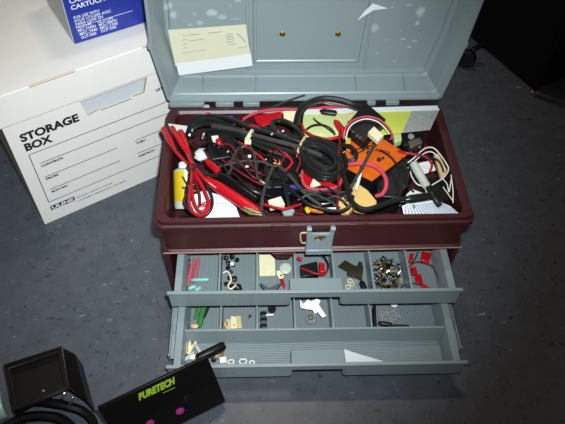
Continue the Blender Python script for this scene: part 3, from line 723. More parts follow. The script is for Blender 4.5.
# coil on the right of the bundle
CO = thing('cable_coil', 'coiled black cable held by a pale tie, in the middle of the maroon tray', 'cable', B(320,158,.18))
def oval(u, v, a, b, rot, z, tilt=0.0, n=10):
    out = []
    for i in range(n):
        t = 2*math.pi*i/n; x = a*math.cos(t); y = b*math.sin(t); r_ = math.radians(rot)
        out.append(B(u+x*math.cos(r_)-y*math.sin(r_), v+x*math.sin(r_)+y*math.cos(r_), z+tilt*math.cos(t)))
    return out
COIL = [oval(320, 157, 24, 15, 30, .203, .001), oval(321, 159, 22, 12.5, 30, .2065), oval(318, 156, 20, 10, 32, .2070, .001), oval(322, 158, 26, 17.5, 28, .1985), oval(321, 157, 17, 7.5, 30, .2050, -.001),
        oval(323, 160, 24, 19, 24, .194)]
for i, lp_ in enumerate(COIL):
    obj('coil_turn', tube(lp_, .0031, n=8, closed=True), 'black_rub', CO)
obj('pale_tie', tube([B(305,137,.2045), B(301,144,.2075), B(298,152,.205), B(298,157,.199)], .0022, n=6), 'tan', CO)
obj('glint_strand', tube([B(307,152,.2045), B(312,159,.2055), B(322,166,.203)], .0011, n=6), 'grey_rub', CO)
# heavy black arch at the back
wire('heavy_cable', 'heavy black cable arching over the back edge of the maroon tray', 'cable', [B(297,150,.172), B(296,132,.188), B(298,115,.203), B(306,104,.210), B(322,98.5,.212), B(340,100,.211), B(352,104,.208), B(362,108,.202)], .0044, 'black_rub')
wire('heavy_cable', 'second black cable just below the arching one at the back edge', 'cable', [B(301,126,.190), B(303,112,.199), B(312,105,.204), B(326,102.5,.206), B(344,105.5,.204), B(358,110,.199)], .0026, 'black_rub')
wire('thin_wire', 'rose red wire running along the back rim to the arching cables', 'wire', [B(243,119.5,.190), B(252,114.5,.193), B(266,110.5,.1945), B(285,109,.196), B(305,109.5,.1975), B(330,107,.198), B(350,108,.197), B(362,110.5,.194)], .0021, 'pink_rub')
wire('thin_wire', 'dark red wire along the back edge beside the arching black cables', 'wire', [B(300,118,.194), B(305,107,.202), B(316,101.8,.2065), B(328,104,.2065), B(346,107,.203), B(360,108.5,.199)], .0015, 'dark_red')
wire('thin_wire', 'thin grey wire pointing from the back rim up toward the lid', 'wire', [B(262,112,.192), B(280,104,.199), B(294,98.5,.206), B(305,95,.210)], .0013, 'grey_rub')
wire('thin_wire', 'small pink wire arch at the back left rim', 'wire', [B(204,114,.186), B(209,113,.189), B(214,117,.188), B(216,121,.182)], .0013, 'pink_rub')
wire('thin_wire', 'thin black loop wire at the back left under the rim', 'wire', [B(194,119,.180), B(198,117,.184), B(203,119,.183), B(207,117,.182), B(210,120,.178)], .0010, 'black_rub')
wire('red_loop', 'bright red wire loop hanging in front of the lime carton', 'wire', [B(303,112,.186), B(301.5,122,.190), B(304,130,.194), B(313,136,.198), B(327,139,.200), B(341,136,.201), B(348,130,.199), B(349,122,.194)], .0024, 'red_rub')
wire('thin_wire', 'yellow wire crossing in front of the lime carton', 'wire', [B(309,111,.188), B(318,111,.193), B(330,113,.196), B(339,117,.196), B(342,123,.190)], .0014, 'tan')
wire('thin_wire', 'thin black wire slanting in front of the lime carton', 'wire', [B(309,113,.190), B(316,121,.196), B(326,127,.199), B(334,133,.196)], .0014, 'black_rub')
wire('thin_wire', 'black wire curled in front of the pale green carton face', 'wire', [B(305,131,.188), B(312,126,.195), B(322,125,.198), B(331,129,.196), B(335,135,.19)], .0018, 'black_rub')
fat('black_plug', 'short black plug lying before the lime carton below the arched cables', 'plug', B(319,112,.196), B(337,114,.196), .0055, 'black')
fat('red_plug', 'red plug beside the left corner of the square black relay', 'plug', B(334,121,.190), B(344,133,.190), .0062, 'red')
fat('brown_plug', 'brown plug end between the yellow wire and the red plug', 'plug', B(330,124,.186), B(336,117,.190), .0034, 'brown')
brick('wire_connector', 'yellow connector between the square black relay and the orange module', 'connector', [B(346,137,.193), B(351,138,.193), B(350,147,.190), B(345,146,.190)], .006, 'yellow')
brick('wire_connector', 'pale yellow connector above the red plug at the back', 'connector', [B(341,112,.192), B(348,112,.192), B(346,122,.188), B(341,121,.188)], .006, 'lime')
brick('green_block', 'pale green block inside the red loop at the back', 'block', [B(312,131,.187), B(326,130,.187), B(329,137,.184), B(314,139,.184)], .010, 'sage')
# red card, connector at back
brick('red_card', 'flat red card standing by the back wall beside a white connector', 'card', [B(254,116,.186), B(281,111,.187), B(282,118,.184), B(276,121,.182), B(263,126,.181), B(256,122,.182)], .004, 'red')
brick('wire_connector', 'large white connector at the back between red card and lime carton', 'connector', [B(283,111,.190), B(298,110,.190), B(297,121,.184), B(284,119,.185)], .010, 'cream')
brick('violet_strip', 'narrow violet strip by the back left wall of the maroon tray', 'strip', [B(222,115.5,.184), B(233,115,.184), B(233,117.5,.183), B(222,118,.183)], .003, 'purple')
fat('red_plug', 'small red plug end at the back, left of the red card', 'plug', B(233,124,.185), B(244,121,.186), .0024, 'pink_rub')
# wide black arc
wire('heavy_cable', 'black cable hooking over the bundle in front of the red card', 'cable', [B(300,150,.186), B(290,143,.198), B(278,133,.206), B(272,126,.205), B(276,121,.203), B(286,122,.204), B(297,129,.202), B(304,138,.196)], .0040, 'black_rub')
# left: test leads
TLd = thing('test_lead', 'red and black test lead pair with alligator clips, looped at the left end', 'test lead', B(190,175,.18))
LEADS = [([B(176,152,.197), B(184,161,.196), B(191,167,.197), B(198,178,.197), B(206,194,.194), B(209,206,.189), B(203,215,.183), B(194,213,.183), B(189,202,.187), B(191,186,.193), B(192,172,.1965)], .0022, 'red_rub'),
         ([B(187,154,.1965), B(192,164,.1985), B(200,174,.200), B(208,182,.196), B(216,188,.190)], .0023, 'red'),
         ([B(190,157,.192), B(193,164,.196), B(196,176,.1985), B(203,188,.196), B(208,200,.191), B(205,210,.186), B(198,210,.186), B(193,198,.190), B(191,182,.195)], .0020, 'red'),
         ([B(166,134,.193), B(178,152,.192), B(188,163,.1945), B(196,170,.1985), B(206,174,.1985), B(218,176,.194)], .0023, 'black_rub'),
         ([B(173,140,.190), B(184,160,.192), B(189,176,.191), B(186,192,.187), B(189,207,.182), B(199,216.5,.179), B(210,211,.183), B(212,198,.188), B(205,182,.1935), B(196,169,.1985)], .0021, 'black_rub'),
         ([B(189,164,.199), B(187,168,.198), B(190,171,.2005), B(195,168,.201), B(193,164,.2005)], .0020, 'black_rub'),
         ([B(186,162,.194), B(193,176,.196), B(199,192,.192), B(200,205,.187)], .0018, 'dark_red')]
for i, (pts, r, m_) in enumerate(LEADS):
    obj('lead_wire', tube(pts, r, n=8), m_, TLd)
lead_boot = [(B(163,128,.200), B(176,152,.197), .0042, 'red'), (B(171.5,127,.198), B(187,154,.1965), .0040, 'red'), (B(180,131,.191), B(190,157,.192), .0050, 'red')]
for p, q, r, m_ in lead_boot:
    p, q = V(p), V(q); L_ = (q-p).length
    obj('clip_boot', lathe([(0, r*.7), (.002, r), (L_*.6, r), (L_, r*.45)], p, q-p, n=12), m_, TLd)
fat('red_probe', 'fat red probe handle lying at the front left of the maroon tray', 'probe', B(206,179,.188), B(259,213,.182), .0078, 'red')
fat('black_probe', 'fat black probe handle lying behind the red one', 'probe', B(218,174,.191), B(258,201,.186), .0078, 'black_gloss')
fat('red_plug', 'red banana plug pointing down right beside the white tissue', 'plug', B(206,160,.186), B(219,172,.188), .0056, 'red')
AC = thing('alligator_clip', 'brass alligator clip at the tip of the fat red probe handle', 'clip', B(250,209,.18))
obj('upper_jaw', slab([B(242,206,.1925), B(252,208,.1930), B(262,213,.1915), B(252,211.5,.1925)], (0, 0, -.0025)), 'dull_brass', AC, bevel=.0004)
obj('lower_jaw', slab([B(240,208,.189), B(252,211,.189), B(263,215,.1885), B(250,214,.189)], (0, 0, -.0025)), 'dull_brass', AC, bevel=.0004)
# white wrap with red mark
WP = thing('white_wrapper', 'white paper wrapper with red and grey print under the red probe', 'wrapper', B(210,207,.15))
WS = obj('wrapper_sheet', slab([B(192,196,.172), B(204,190,.176), B(222,196,.172), B(236,207,.166), B(240,218,.160), B(206,220,.158), B(194,215,.164)], (0, 0, -.0012)), 'paper', WP)
bm = bmesh.new(); a = V(B(198,209,.1702)); b = V(B(211,202,.1742)); text(bm, 'ego', a+V((0, 0, .001)), (b-a).normalized(), V((-.35, .9, .2)).normalized(), (b-a).length, .007, .03)
obj('red_print', bm, 'red', WS)
bm = bmesh.new()
for u in (216, 219, 222, 225): p = V(B(u,204,.1705)); strip(bm, p+V((0, 0, .0008)), p+V((.002, .0006, .0009)), (0, 0, 1), .0016)
obj('grey_print', bm, 'ink_grey', WS)
tag(obj('grey_tag', slab([B(168,123.5,.188), B(187.5,126,.190), B(185.5,132,.188), B(179,135,.186), B(172,131,.187)], (0, 0, -.001)), 'tissue'), 'pale grey paper tag under the red clips at the back left corner', 'tag')
tag(obj('crumpled_tissue', blob(B(201,155,.178), .011, sub=3, jit=.22, sq=(.8, 1.0, .6), seed=2), 'tissue', sharp=80), 'crumpled white tissue beside the red banana plug', 'tissue')
tag(obj('white_socket', slab([B(211,136,.186), B(218,135,.187), B(219,139,.186), B(214,143,.184)], (0, 0, -.006)), 'white_pl', bevel=.0006), 'small white socket beside a red cap under the black bundle', 'socket')
fat('red_bead', 'round red cap beside the small white socket under the black bundle', 'cap', B(220,146,.184), B(218,139,.186), .0048, 'red')
# centre left: black relays with LED dots, red wires
RL = thing('black_relay', 'black relay block with two pale studs below the black bundle', 'relay', B(246,160,.16))
obj('relay_case', slab([B(235,148,.189), B(262,150,.190), B(258,172,.186), B(232,166,.185)], (0, 0, -.026)), 'black', RL, bevel=.0015)
for c in (B(249.5,156.3,.1915), B(247,167,.1895)): obj('pale_stud', lathe([(-.001, .0024), (.0008, .0024), (.0014, .001)], c, (0, -.2, 1), n=12), 'white_pl', RL)
MISC = [('red wire curling above the studded black relay', [B(238,142,.194), B(246,146,.197), B(254,152,.198), B(262,158,.196), B(268,166,.192)], .0018, 'red_rub'),
        ('dark red wire crossing the front of the studded black relay', [B(222,160,.188), B(232,167,.193), B(244,175,.194), B(256,182,.192), B(268,186,.189)], .0016, 'dark_red'),
        ('grey lead lying across the studded black relay', [B(214,168,.190), B(228,164.5,.1945), B(246,161,.196), B(262,162,.196), B(272,166,.193)], .0018, 'grey_rub'),
        ('grey lead falling from the black bundle between the studs', [B(250,146,.200), B(254,154,.199), B(256,166,.197), B(258,178,.194), B(266,184,.190)], .0020, 'grey_rub'),
        ('grey lead running down left of the copper lead', [B(276,162,.197), B(270,174,.196), B(265,188,.194), B(262,200,.190), B(261,212,.184)], .0023, 'grey_rub'),
        ('black lead running down right of the copper lead', [B(279,166,.197), B(290,176,.196), B(300,188,.195), B(310,198,.193), B(322,206,.190)], .0024, 'grey_rub'),
        ('red wire squiggle between the relay and the cable coil', [B(264,148,.196), B(272,152,.199), B(280,150,.200), B(288,156,.199), B(292,163,.195), B(286,170,.191)], .0018, 'red_rub'),
        ('short red wire below the red card', [B(242,130,.197), B(250,126,.200), B(258,128,.201), B(264,133,.199)], .0022, 'red_rub'),
        ('rose wire showing between the black bundle and the hooked cable', [B(268,129,.199), B(276,130,.201), B(284,134,.201), B(288,139,.199)], .0022, 'pink_rub'),
        ('dark red wire loop at the left of the studded relay', [B(218,148,.188), B(226,144,.192), B(234,149,.194), B(236,158,.192), B(228,162,.189)], .0018, 'dark_red'),
        ('black wire bending between white tissue and studded relay', [B(226,176,.192), B(231,170,.194), B(232,160,.195), B(238,150,.197), B(246,146,.199)], .0018, 'grey_rub')]
for lab_, pts, r, m_ in MISC: wire('thin_wire', lab_, 'wire', pts, r, m_)
SP = thing('copper_lead', 'lead with frayed copper end standing left of the cable coil', 'lead', B(280,165,.18))
obj('lead_body', tube([B(278,166,.196), B(283,180,.190), B(287,196,.184), B(289,206,.178)], .0030, n=8), 'black_rub', SP)
bm = bmesh.new()
rr = random.Random(5)
for i in range(12):
    a = V(B(278,167,.196)); e = a+V((rr.uniform(-.010, .008), rr.uniform(.000, .013), rr.uniform(-.002, .006))); tube([a, a.lerp(e, .5)+V((rr.uniform(-.002, .002), 0, .001)), e], .0006, bm, n=5, k=3)
obj('copper_strand', bm, 'copper', SP)
SC = thing('violet_spool', 'black spool with a violet patterned label at the front of the maroon tray', 'spool', B(294,196,.16))
obj('spool_body', lathe([(-.010, .006), (-.009, .0105), (.012, .0115), (.013, .008)], B(291,190,.176), (.25, -.75, -.1), n=18), 'black_gloss', SC)
obj('spool_label', lathe([(.0, .0118), (.011, .0120)], B(291,190,.176), (.25, -.75, -.1), n=18), 'purple', SC)
brick('wire_connector', 'cream connector block in front between the copper lead and alligator clip', 'connector', [B(268,200,.184), B(281,196,.185), B(285,204,.182), B(270,207,.181)], .009, 'cream')
brick('grey_puck', 'flat grey plastic puck at the front edge below the violet spool', 'puck', [B(281,208,.176), B(290,206,.177), B(295,210,.176), B(292,215,.173), B(284,215,.173)], .007, 'grey')
wire('thin_wire', 'red wire crossing the front edge under the copper lead', 'wire', [B(262,204,.187), B(270,206,.190), B(282,209,.191), B(292,207,.190), B(301,204,.185)], .0018, 'red_rub')
# red pouch + loops centre
RP = tag(obj('red_case', slab([B(303,166,.184), B(312,168,.187), B(326,180,.188), B(341,186,.186), B(330,192,.182), B(312,190,.181), B(303,180,.182)], (0, 0, -.008)), 'red', bevel=.002), 'red plastic case under the front of the cable coil', 'case')
wire('red_loop', 'red wire rimming the red case in front of the cable coil', 'wire', [B(306,162,.190), B(302,174,.192), B(304,184,.193), B(312,189,.194), B(326,189.5,.194), B(338,186,.193), B(342,178,.190)], .0022, 'pink_rub')
brick('wire_connector', 'pale connector set in the red case below the cable coil', 'connector', [B(313,178,.1915), B(321,184,.1915), B(318,187,.190), B(310,186,.190)], .004, 'cream')
wire('thin_wire', 'dark red wire dropping down from the relay to the front rim', 'wire', [B(340,130,.202), B(339,150,.2075), B(338.5,170,.205), B(338,190,.200), B(337,210,.192)], .0014, 'dark_red')
# heavy front right cable & tan block
tag(obj('tan_block', slab([B(350,184,.185), B(356,182,.186), B(368,190,.186), B(377,201,.183), B(376,205,.181), B(364,208,.178), B(355,206,.179)], (0, 0, -.014)), 'wood', bevel=.0012), 'tan card block in front of the orange module', 'block')
tag(obj('tan_wedge', slab([B(340,192,.178), B(349,190,.180), B(354,206,.172), B(348,214,.168), B(338,208,.170)], (0, 0, -.010)), 'wood', bevel=.001), 'small tan card wedge left of the larger tan block', 'wedge')
wire('heavy_cable', 'black cable looping under the tan block toward the white receipt', 'cable', [B(343,176,.190), B(347,188,.194), B(350,198,.195), B(356,206,.196), B(366,209.5,.196), B(380,206,.197), B(396,200.5,.197), B(412,198.5,.197), B(427,197,.194)], .0036, 'black_rub')
fat('cable_end', 'thick black cable sleeve at the right end of the black cable by the receipt', 'sleeve', B(404,200,.1985), B(431,196,.1970), .0056, 'black_rub')
wire('grey_rod', 'grey tinned lead leaning from the orange module to the front', 'lead', [B(378,140,.2005), B(371,151,.2025), B(362,168,.2005), B(354,182,.195), B(348,194,.190)], .0023, 'grey_rub')
fat('white_tip', 'slender white tip lying on the tan block beside the grey lead', 'tip', B(361,172,.197), B(356,190,.194), .0022, 'white_pl')
wire('red_loop', 'rose red thick wire curving around the lower edge of orange module', 'wire', [B(346,165,.192), B(356,163.5,.197), B(368,164,.1985), B(379,169,.199), B(385.5,178,.197), B(386,187,.193), B(382,194,.189), B(376,196,.184)], .0028, 'pink_rub')
wire('heavy_cable', 'short black ring of cable on the left edge of orange module', 'cable', [B(344,146,.195), B(351,147,.199), B(356,154,.199), B(354,160,.196), B(346,161,.193)], .0034, 'black_rub')
LOOPS = [[B(286,188,.186), B(298,196,.190), B(310,205,.191), B(324,209.5,.191), B(340,211,.191), B(350,206,.194), B(353,196,.1955)],
         [B(304,190,.192), B(316,192,.193), B(330,190.5,.193), B(342,193,.192), B(348,200,.191)],
         [B(308,196,.188), B(318,193,.191), B(330,196,.192), B(334,201,.190), B(322,204,.188), B(312,201,.188)],
         [B(300,186,.188), B(308,194,.191), B(320,199,.192), B(334,198,.193), B(344,194,.193), B(352,190,.193)]]
for i, lp_ in enumerate(LOOPS):
    wire('black_lead', ['black lead looping along the front rim left of the tan wedge', 'grey lead looping widest at the front below the red case', 'thin black lead curling tightest below the red case', 'black lead sweeping from the copper lead to the tan wedge'][i], 'wire', lp_, (.0024, .0022, .0018, .0026)[i], ('black_rub', 'grey_rub', 'black_rub', 'black_rub')[i])
fat('amber_tube', 'amber tube lying at the front rim below the looping leads', 'tube', B(309,209,.178), B(324,211,.177), .0042, 'amber')
fat('yellow_tip', 'yellow cap at the left end of the amber tube', 'cap', B(306,207,.180), B(309,213,.178), .0034, 'yellow')
brick('white_label', 'small white printed label on the front rim right of the amber tube', 'label', [B(327,207.5,.186), B(337,207,.186), B(338,210.5,.1845), B(327,211,.1845)], .001, 'paper')
# right end
wire('thin_wire', 'red wire bending over the black module toward the white fuse holder', 'wire', [B(398,151,.187), B(406,153,.190), B(418,155,.191), B(427,158,.190), B(432,164,.187), B(430,172,.183)], .0018, 'red_rub')
FH = thing('fuse_holder', 'milky white inline fuse holder at the right end of the maroon tray', 'fuse holder', B(420,175,.18))
p, q = V(B(413,163,.190)), V(B(427,187,.188)); L_ = (q-p).length
obj('holder_body', lathe([(0, .0040), (.002, .0058), (L_*.55, .0062), (L_*.57, .0056), (L_-.002, .0058), (L_, .0040)], p, q-p, n=16), 'milk', FH)
obj('holder_lead', tube([B(428,188,.188), B(432,194,.189), B(436,201,.186), B(440,206,.182)], .0040, n=8), 'black_rub', FH)
RIGHT = [('white wire looping highest behind the fuse holder', [B(406,164,.184), B(414,158,.187), B(424,149,.188), B(432,147.5,.187), B(438,152,.184), B(446,163,.182), B(449,170,.180), B(443,178,.180), B(432,185,.182)], .0010, 'white_pl'),
         ('white wire looping lower behind the fuse holder', [B(408,168,.184), B(416,160,.186), B(425,153,.186), B(432,152,.185), B(438,157,.183)], .0009, 'white_pl'),
         ('white wire hooking around the left of the fuse holder', [B(410,170,.184), B(412,177,.185), B(417,184,.186), B(424,187,.186), B(427,193,.184)], .0009, 'white_pl'),
         ('thin white wire zigzagging down the right wall', [B(441,177,.180), B(447,184,.181), B(449,192,.179), B(452,178,.182), B(454,176,.183), B(453,190,.181), B(453,203,.177)], .0008, 'white_pl'),
         ('pale wire slanting toward the receipt at the right wall', [B(443,187,.178), B(448,194,.179), B(453,201,.177)], .0008, 'cream')]
for lab_, pts, r, m_ in RIGHT: wire('thin_wire', lab_, 'wire', pts, r, m_)
brick('wire_connector', 'tan oblong connector by the right wall of the maroon tray', 'connector', [B(434,153,.180), B(439,154,.180), B(447,170,.177), B(445,176,.175), B(441,177,.175)], .007, 'tan')
brick('white_card', 'small white card behind the milky fuse holder', 'card', [B(418,163,.176), B(432,160,.177), B(436,170,.174), B(424,174,.173)], .001, 'paper')
brick('grey_relay', 'small grey metal relay under the grey end of the lime carton', 'relay', [B(408,141,.176), B(420,137,.177), B(423,143,.174), B(411,148,.173)], .012, 'zinc')
DK = thing('dial_knob', 'black block with a round pale dial right of the square black relay', 'dial', B(410,138,.16))
obj('dial_block', slab([B(402,134,.175), B(424,131,.176), B(426,141,.172), B(404,146,.170)], (0, 0, -.016)), 'black', DK, bevel=.001)
obj('dial_face', lathe([(-.001, .0046), (.0010, .0046), (.0014, .003)], B(411,136.5,.1755), (0, -.2, 1), n=18), 'greytex', DK)
brick('green_block', 'mottled green block between the square black relay and the dial', 'block', [B(393,133,.180), B(401,132,.180), B(402,140,.176), B(395,143,.176)], .010, 'palegreen')
RC = thing('paper_receipt', 'white printed receipt with blue grey lines in the front right corner', 'receipt', B(430,208,.17))
RS = obj('receipt_sheet', slab([B(402,206,.179), B(409,203,.183), B(436,200,.184), B(450,206,.181), B(463.5,214,.176), B(440,216,.176), B(404,216,.176)], (0, 0, -.0008)), 'paper', RC)
obj('receipt_fold', slab([B(406,195,.180), B(412,189,.182), B(428,195,.182), B(431,199,.183), B(409,202,.184)], (0, 0, -.0008)), 'paper', RC)
bm = bmesh.new()
a0, a1, c0, c1 = V(B(404,206,.180)), V(B(404,215,.177)), V(B(440,202,.1845)), V(B(460,213.5,.1775))
for i in range(17):
    t = (i+.5)/17; p = a0.lerp(c0, t); q = a1.lerp(c1, t)
    strip(bm, p+V((0, 0, .0014)), q+V((0, 0, .0014)), (0, -.2, 1), .0008)
obj('printed_lines', bm, 'ink_blue', RS)
bm = bmesh.new(); text(bm, '5', V(B(413,208,.1855)), (1, 0, 0), (0, .95, .3), .004, .005, .04); obj('printed_number', bm, 'ink_blue', RS)

CL = [([(230,136), (240,146), (236,158), (244,168), (258,166)], .0014, 'black_rub', .197), ([(256,150), (268,156), (276,150), (290,152)], .0013, 'black_rub', .202), ([(262,172), (276,178), (292,170), (300,176)], .0014, 'black_rub', .198),
      ([(224,168), (236,176), (252,190), (270,196)], .0013, 'black_rub', .195), ([(272,186), (284,184), (296,190), (306,186)], .0012, 'black_rub', .197), ([(230,152), (238,160), (252,176), (262,180)], .0012, 'dark_red', .1975),
      ([(236,150), (246,158), (258,172), (266,176)], .0012, 'dark_red', .1965), ([(268,142), (276,146), (284,156), (280,164)], .0014, 'dark_red', .2035), ([(284,140), (292,146), (300,160), (296,172)], .0014, 'dark_red', .203),
      ([(306,192), (322,186), (334,192), (346,204)], .0013, 'black_rub', .197), ([(298,200), (312,194), (328,200), (340,208)], .0014, 'grey_rub', .195), ([(316,188), (326,194), (340,198), (350,208)], .0012, 'black_rub', .198),
      ([(380,150), (392,158), (400,172), (396,184)], .0012, 'black_rub', .199), ([(402,158), (410,168), (406,182), (414,192)], .0012, 'black_rub', .198), ([(414,150), (424,158), (438,160), (444,172)], .0012, 'black_rub', .1925),
      ([(184,140), (196,146), (210,142), (224,148)], .0013, 'black_rub', .196), ([(204,150), (212,160), (224,166), (228,178)], .0014, 'black_rub', .197), ([(182,176), (188,188), (184,202), (192,214)], .0014, 'black_rub', .195)]
for i, (q, r, m_, z) in enumerate(CL):
    wire('thin_wire', 'thin dark wire lying loose on the tangle inside the maroon tray', 'wire', [B(u, v, z+(.002 if 0 < k < len(q)-1 else -.006)) for k, (u, v) in enumerate(q)], r, m_, 'dark wires loose on the tangle', n=6)
for i, (u, v, z, s_, m_) in enumerate(((228,152,.199,.0018,'metal'), (266,160,.200,.0014,'metal'), (283,131,.208,.0012,'white_pl'), (292,146,.206,.0014,'white_pl'), (272,134,.2075,.0013,'tan'), (420,147,.190,.0018,'zinc'), (344,152,.203,.0015,'metal'), (300,176,.197,.0014,'brass'))):
    tag(obj('wire_terminal', lathe([(-s_*1.6, s_*.5), (-s_, s_), (s_, s_), (s_*1.6, s_*.4)], B(u, v, z), (.7, .6, .2), n=8), m_), 'tiny metal or plastic terminal sitting on the tangled leads', 'terminal', 'tiny terminals on the tangle')

# filler: dark tangled leads deeper in the tray
rr = random.Random(21)
for i in range(26):
    x = rr.uniform(-.165, .165); y = rr.uniform(.035, .185); pts = [V((x, y, .136))]; a = rr.uniform(0, 6.28)
    for k in range(5):
        a += rr.uniform(-1.1, 1.1); p = pts[-1]+V((math.cos(a)*.03, math.sin(a)*.024, rr.uniform(-.003, .010)))
        p.x = max(-.182, min(.182, p.x)); p.y = max(.022, min(.198, p.y)); p.z = max(.133, min(.168, p.z)); pts.append(p)
    wire('loose_wire', 'thin dark wire tangled at the bottom of the maroon tray under the leads', 'wire', pts, rr.choice((.0018, .0024, .0032)), ('black_rub', 'black_rub', 'dark_red', 'grey_rub', 'black_rub', 'red_rub')[i % 6], 'loose wires at the bottom of the tray', n=6, k=4)
BLOCKS = (([B(262,154,.176), B(300,150,.176), B(300,186,.172), B(264,188,.172)], .040, 'black adapter block hidden under leads left of the cable coil'),
          ([B(206,128,.168), B(236,126,.168), B(236,156,.165), B(208,160,.165)], .034, 'black adapter block below the left part of the black bundle'),
          ([B(302,142,.186), B(336,146,.186), B(338,172,.182), B(302,168,.182)], .040, 'black adapter block carrying the cable coil'),
          ([B(428,178,.160), B(446,176,.160), B(450,200,.156), B(432,202,.156)], .026, 'black adapter block against the right wall of the tray'))
for quad, dz, lab_ in BLOCKS:
    brick('adapter_block', lab_, 'block', quad, dz, 'black', None, .002)

# ================================================================== drawer contents, upper drawer
for i, (a, b) in enumerate(((Z(194.5,258,.077), Z(189,284,.077)), (Z(199,258,.077), Z(194,283,.077)), (Z(192,264,.081), Z(188,286,.080)))):
    fat('crimp_terminal', ['rose crimp tube at the far left of the upper drawer', 'rose crimp tube second from the left in the upper drawer', 'rose crimp tube lying on top of the other two'][i], 'terminal', a, b, .0028, 'pink_tr', 'rose crimp tubes in the left compartment')
fat('crimp_terminal', 'teal crimp tube lying crosswise in the left compartment of the upper drawer', 'terminal', Z(191,280,.078), Z(209,279.5,.078), .0027, 'teal')
fat('crimp_terminal', 'teal crimp tube in the front left corner of the upper drawer', 'terminal', Z(188,289,.078), Z(196,286,.078), .0032, 'teal')
fat('crimp_terminal', 'teal crimp tube next to the one in the front left corner', 'terminal', Z(195,291,.077), Z(201,287,.077), .0030, 'teal')
fat('black_grommet', 'small black grommet at the back of the leftmost upper compartment', 'grommet', Z(186,262,.077), Z(190,259,.077), .003, 'black')
rr = random.Random(4)
for i, (u, v, s) in enumerate(((226,258,.0040), (232,257,.0042), (237,260,.0038), (228,263,.0040), (233,265,.0034), (228,268,.0036), (231,272,.0030), (229,278,.0032), (234,279,.0050), (238,288,.0062), (232,287,.0050), (226,284,.0036))):
    c = V(Z(u,v,.077)); d = V((rr.uniform(-1, 1), rr.uniform(-1, 1), .2)).normalized()
    bm = lathe([(-s*.9, s*.35), (-s*.5, s*.4), (-s*.5, s*.9), (s*.1, s), (s*.6, s*.6), (s*.9, s*.5)], c, d, n=10)
    tag(obj('trim_clip', bm, 'black'), 'small black trim clip heaped in the second compartment of the upper drawer', 'clip', 'black clips in the second upper compartment')
WF = [Z(223,273,.084), Z(227,271.5,.086), Z(230,275,.086), Z(231,281,.085), Z(228,286,.085), Z(231,289,.085), Z(236,285,.084)]
wire('wire_hook', 'bent pale wire hook among black clips in the second upper compartment', 'wire', WF, .0012, 'cream')
o = obj('white_washer', lathe([(0, .0012), (0, .0030), (.001, .0030), (.001, .0012)], Z(232,264,.083), (.3, -.2, 1), n=14), 'white_pl'); tag(o, 'tiny white washer among black clips in the upper drawer', 'washer')
tag(obj('cream_card', slab([Z(259,254.5,.080), Z(271,254.5,.080), Z(275,259,.080), Z(275.5,275,.080), Z(259.5,275.5,.080)], (0, 0, -.0035)), 'cream', bevel=.0006), 'cream square card with a clipped corner in the upper drawer', 'card')
RD = thing('cream_disc_tag', 'round cream disc on a short tag in the upper drawer beside the cream card', 'knob', Z(285,270,.076))
obj('disc', lathe([(-.003, .0078), (-.0022, .0085), (.001, .0085), (.002, .0072), (.0022, .0050), (.0014, .0048), (.0014, .0002)], Z(285.5,268.5,.0835), (0, -.15, 1), n=26), 'milk', RD)
obj('tag_arm', slab([Z(276,271,.0800), Z(281,270,.0815), Z(284,277,.0815), Z(280,279.5,.0800), Z(277,275,.0800)], (0, 0, -.002)), 'cream', RD, bevel=.0004)
obj('knob_screw', lathe([(0, .0016), (.001, .0014)], Z(281,275.5,.0815), (0, 0, 1), n=10), 'copper', RD)
VC = slab([Z(259.5,284,.080), Z(261.5,283,.081), Z(269,288,.082), Z(279,283,.081), Z(281.5,283.5,.081), Z(277,290,.080), Z(273,291.5,.079), Z(265,291.5,.079)], (0, 0, -.004))
tag(obj('wing_clip', VC, 'black', bevel=.0008), 'black V shaped clip in front of the cream card in the upper drawer', 'clip')
for i, (a, b, c) in enumerate(((Z(280.5,279,.0815), Z(283,285,.083), Z(286.5,291,.080)), (Z(282.5,279,.081), Z(284.5,286,.0815), Z(284.5,291.5,.079)))):
    wire('thin_wire', ['red wire end beside the black V shaped clip, the right one', 'red wire end beside the black V shaped clip, the left one'][i], 'wire', [a, b, c], .0012, 'red_rub')
RB_ = thing('small_relay', 'small black relay with red and black leads behind the upper finger pull', 'relay', Z(310,268,.076))
obj('relay_case', slab([Z(300,265,.095), Z(317,261,.095), Z(319,274,.093), Z(302,277,.093)], (0, 0, -.018)), 'black', RB_, bevel=.001)
obj('red_lead', tube([Z(301,268,.096), Z(309,271,.0985), Z(318,274,.0985), Z(325,274,.096), Z(328,268,.093)], .0013, n=6), 'red_rub', RB_)
obj('black_lead', tube([Z(318,254,.090), Z(324,257,.094), Z(328,264,.095), Z(327,271,.093), Z(322,275,.091)], .0013, n=6), 'black_rub', RB_)
obj('red_terminal', slab([Z(319,262,.096), Z(325,263,.096), Z(325,272,.094), Z(320,272,.094)], (0, 0, -.008)), 'red', RB_, bevel=.0008)
fat('red_plug', 'tiny red plug at the back of the middle upper compartment', 'plug', Z(297,258,.090), Z(302,260,.090), .0026, 'red')
BW = slab([Z(338,266,.082), Z(345,260,.085), Z(352,264,.086), Z(357,266,.087), Z(359,261,.089), Z(362,262,.089), Z(363.5,268,.087), Z(362,280,.084), Z(355,277,.085), Z(347,275,.084), Z(347,271,.084)], (0, 0, -.0022))
tag(obj('metal_bracket', BW, 'bronze', bevel=.0004), 'dark bronze winged metal bracket in the upper drawer right of the finger pull', 'bracket')
CBg = thing('clear_pouch', 'clear pouch holding a small coil beneath the bronze bracket', 'pouch', Z(350,285,.075))
obj('pouch', slab([Z(345,278,.080), Z(358,279,.080), Z(357,290,.078), Z(343,290,.078)], (0, 0, -.003)), 'clear', CBg, bevel=.0008)
bm = bmesh.new()
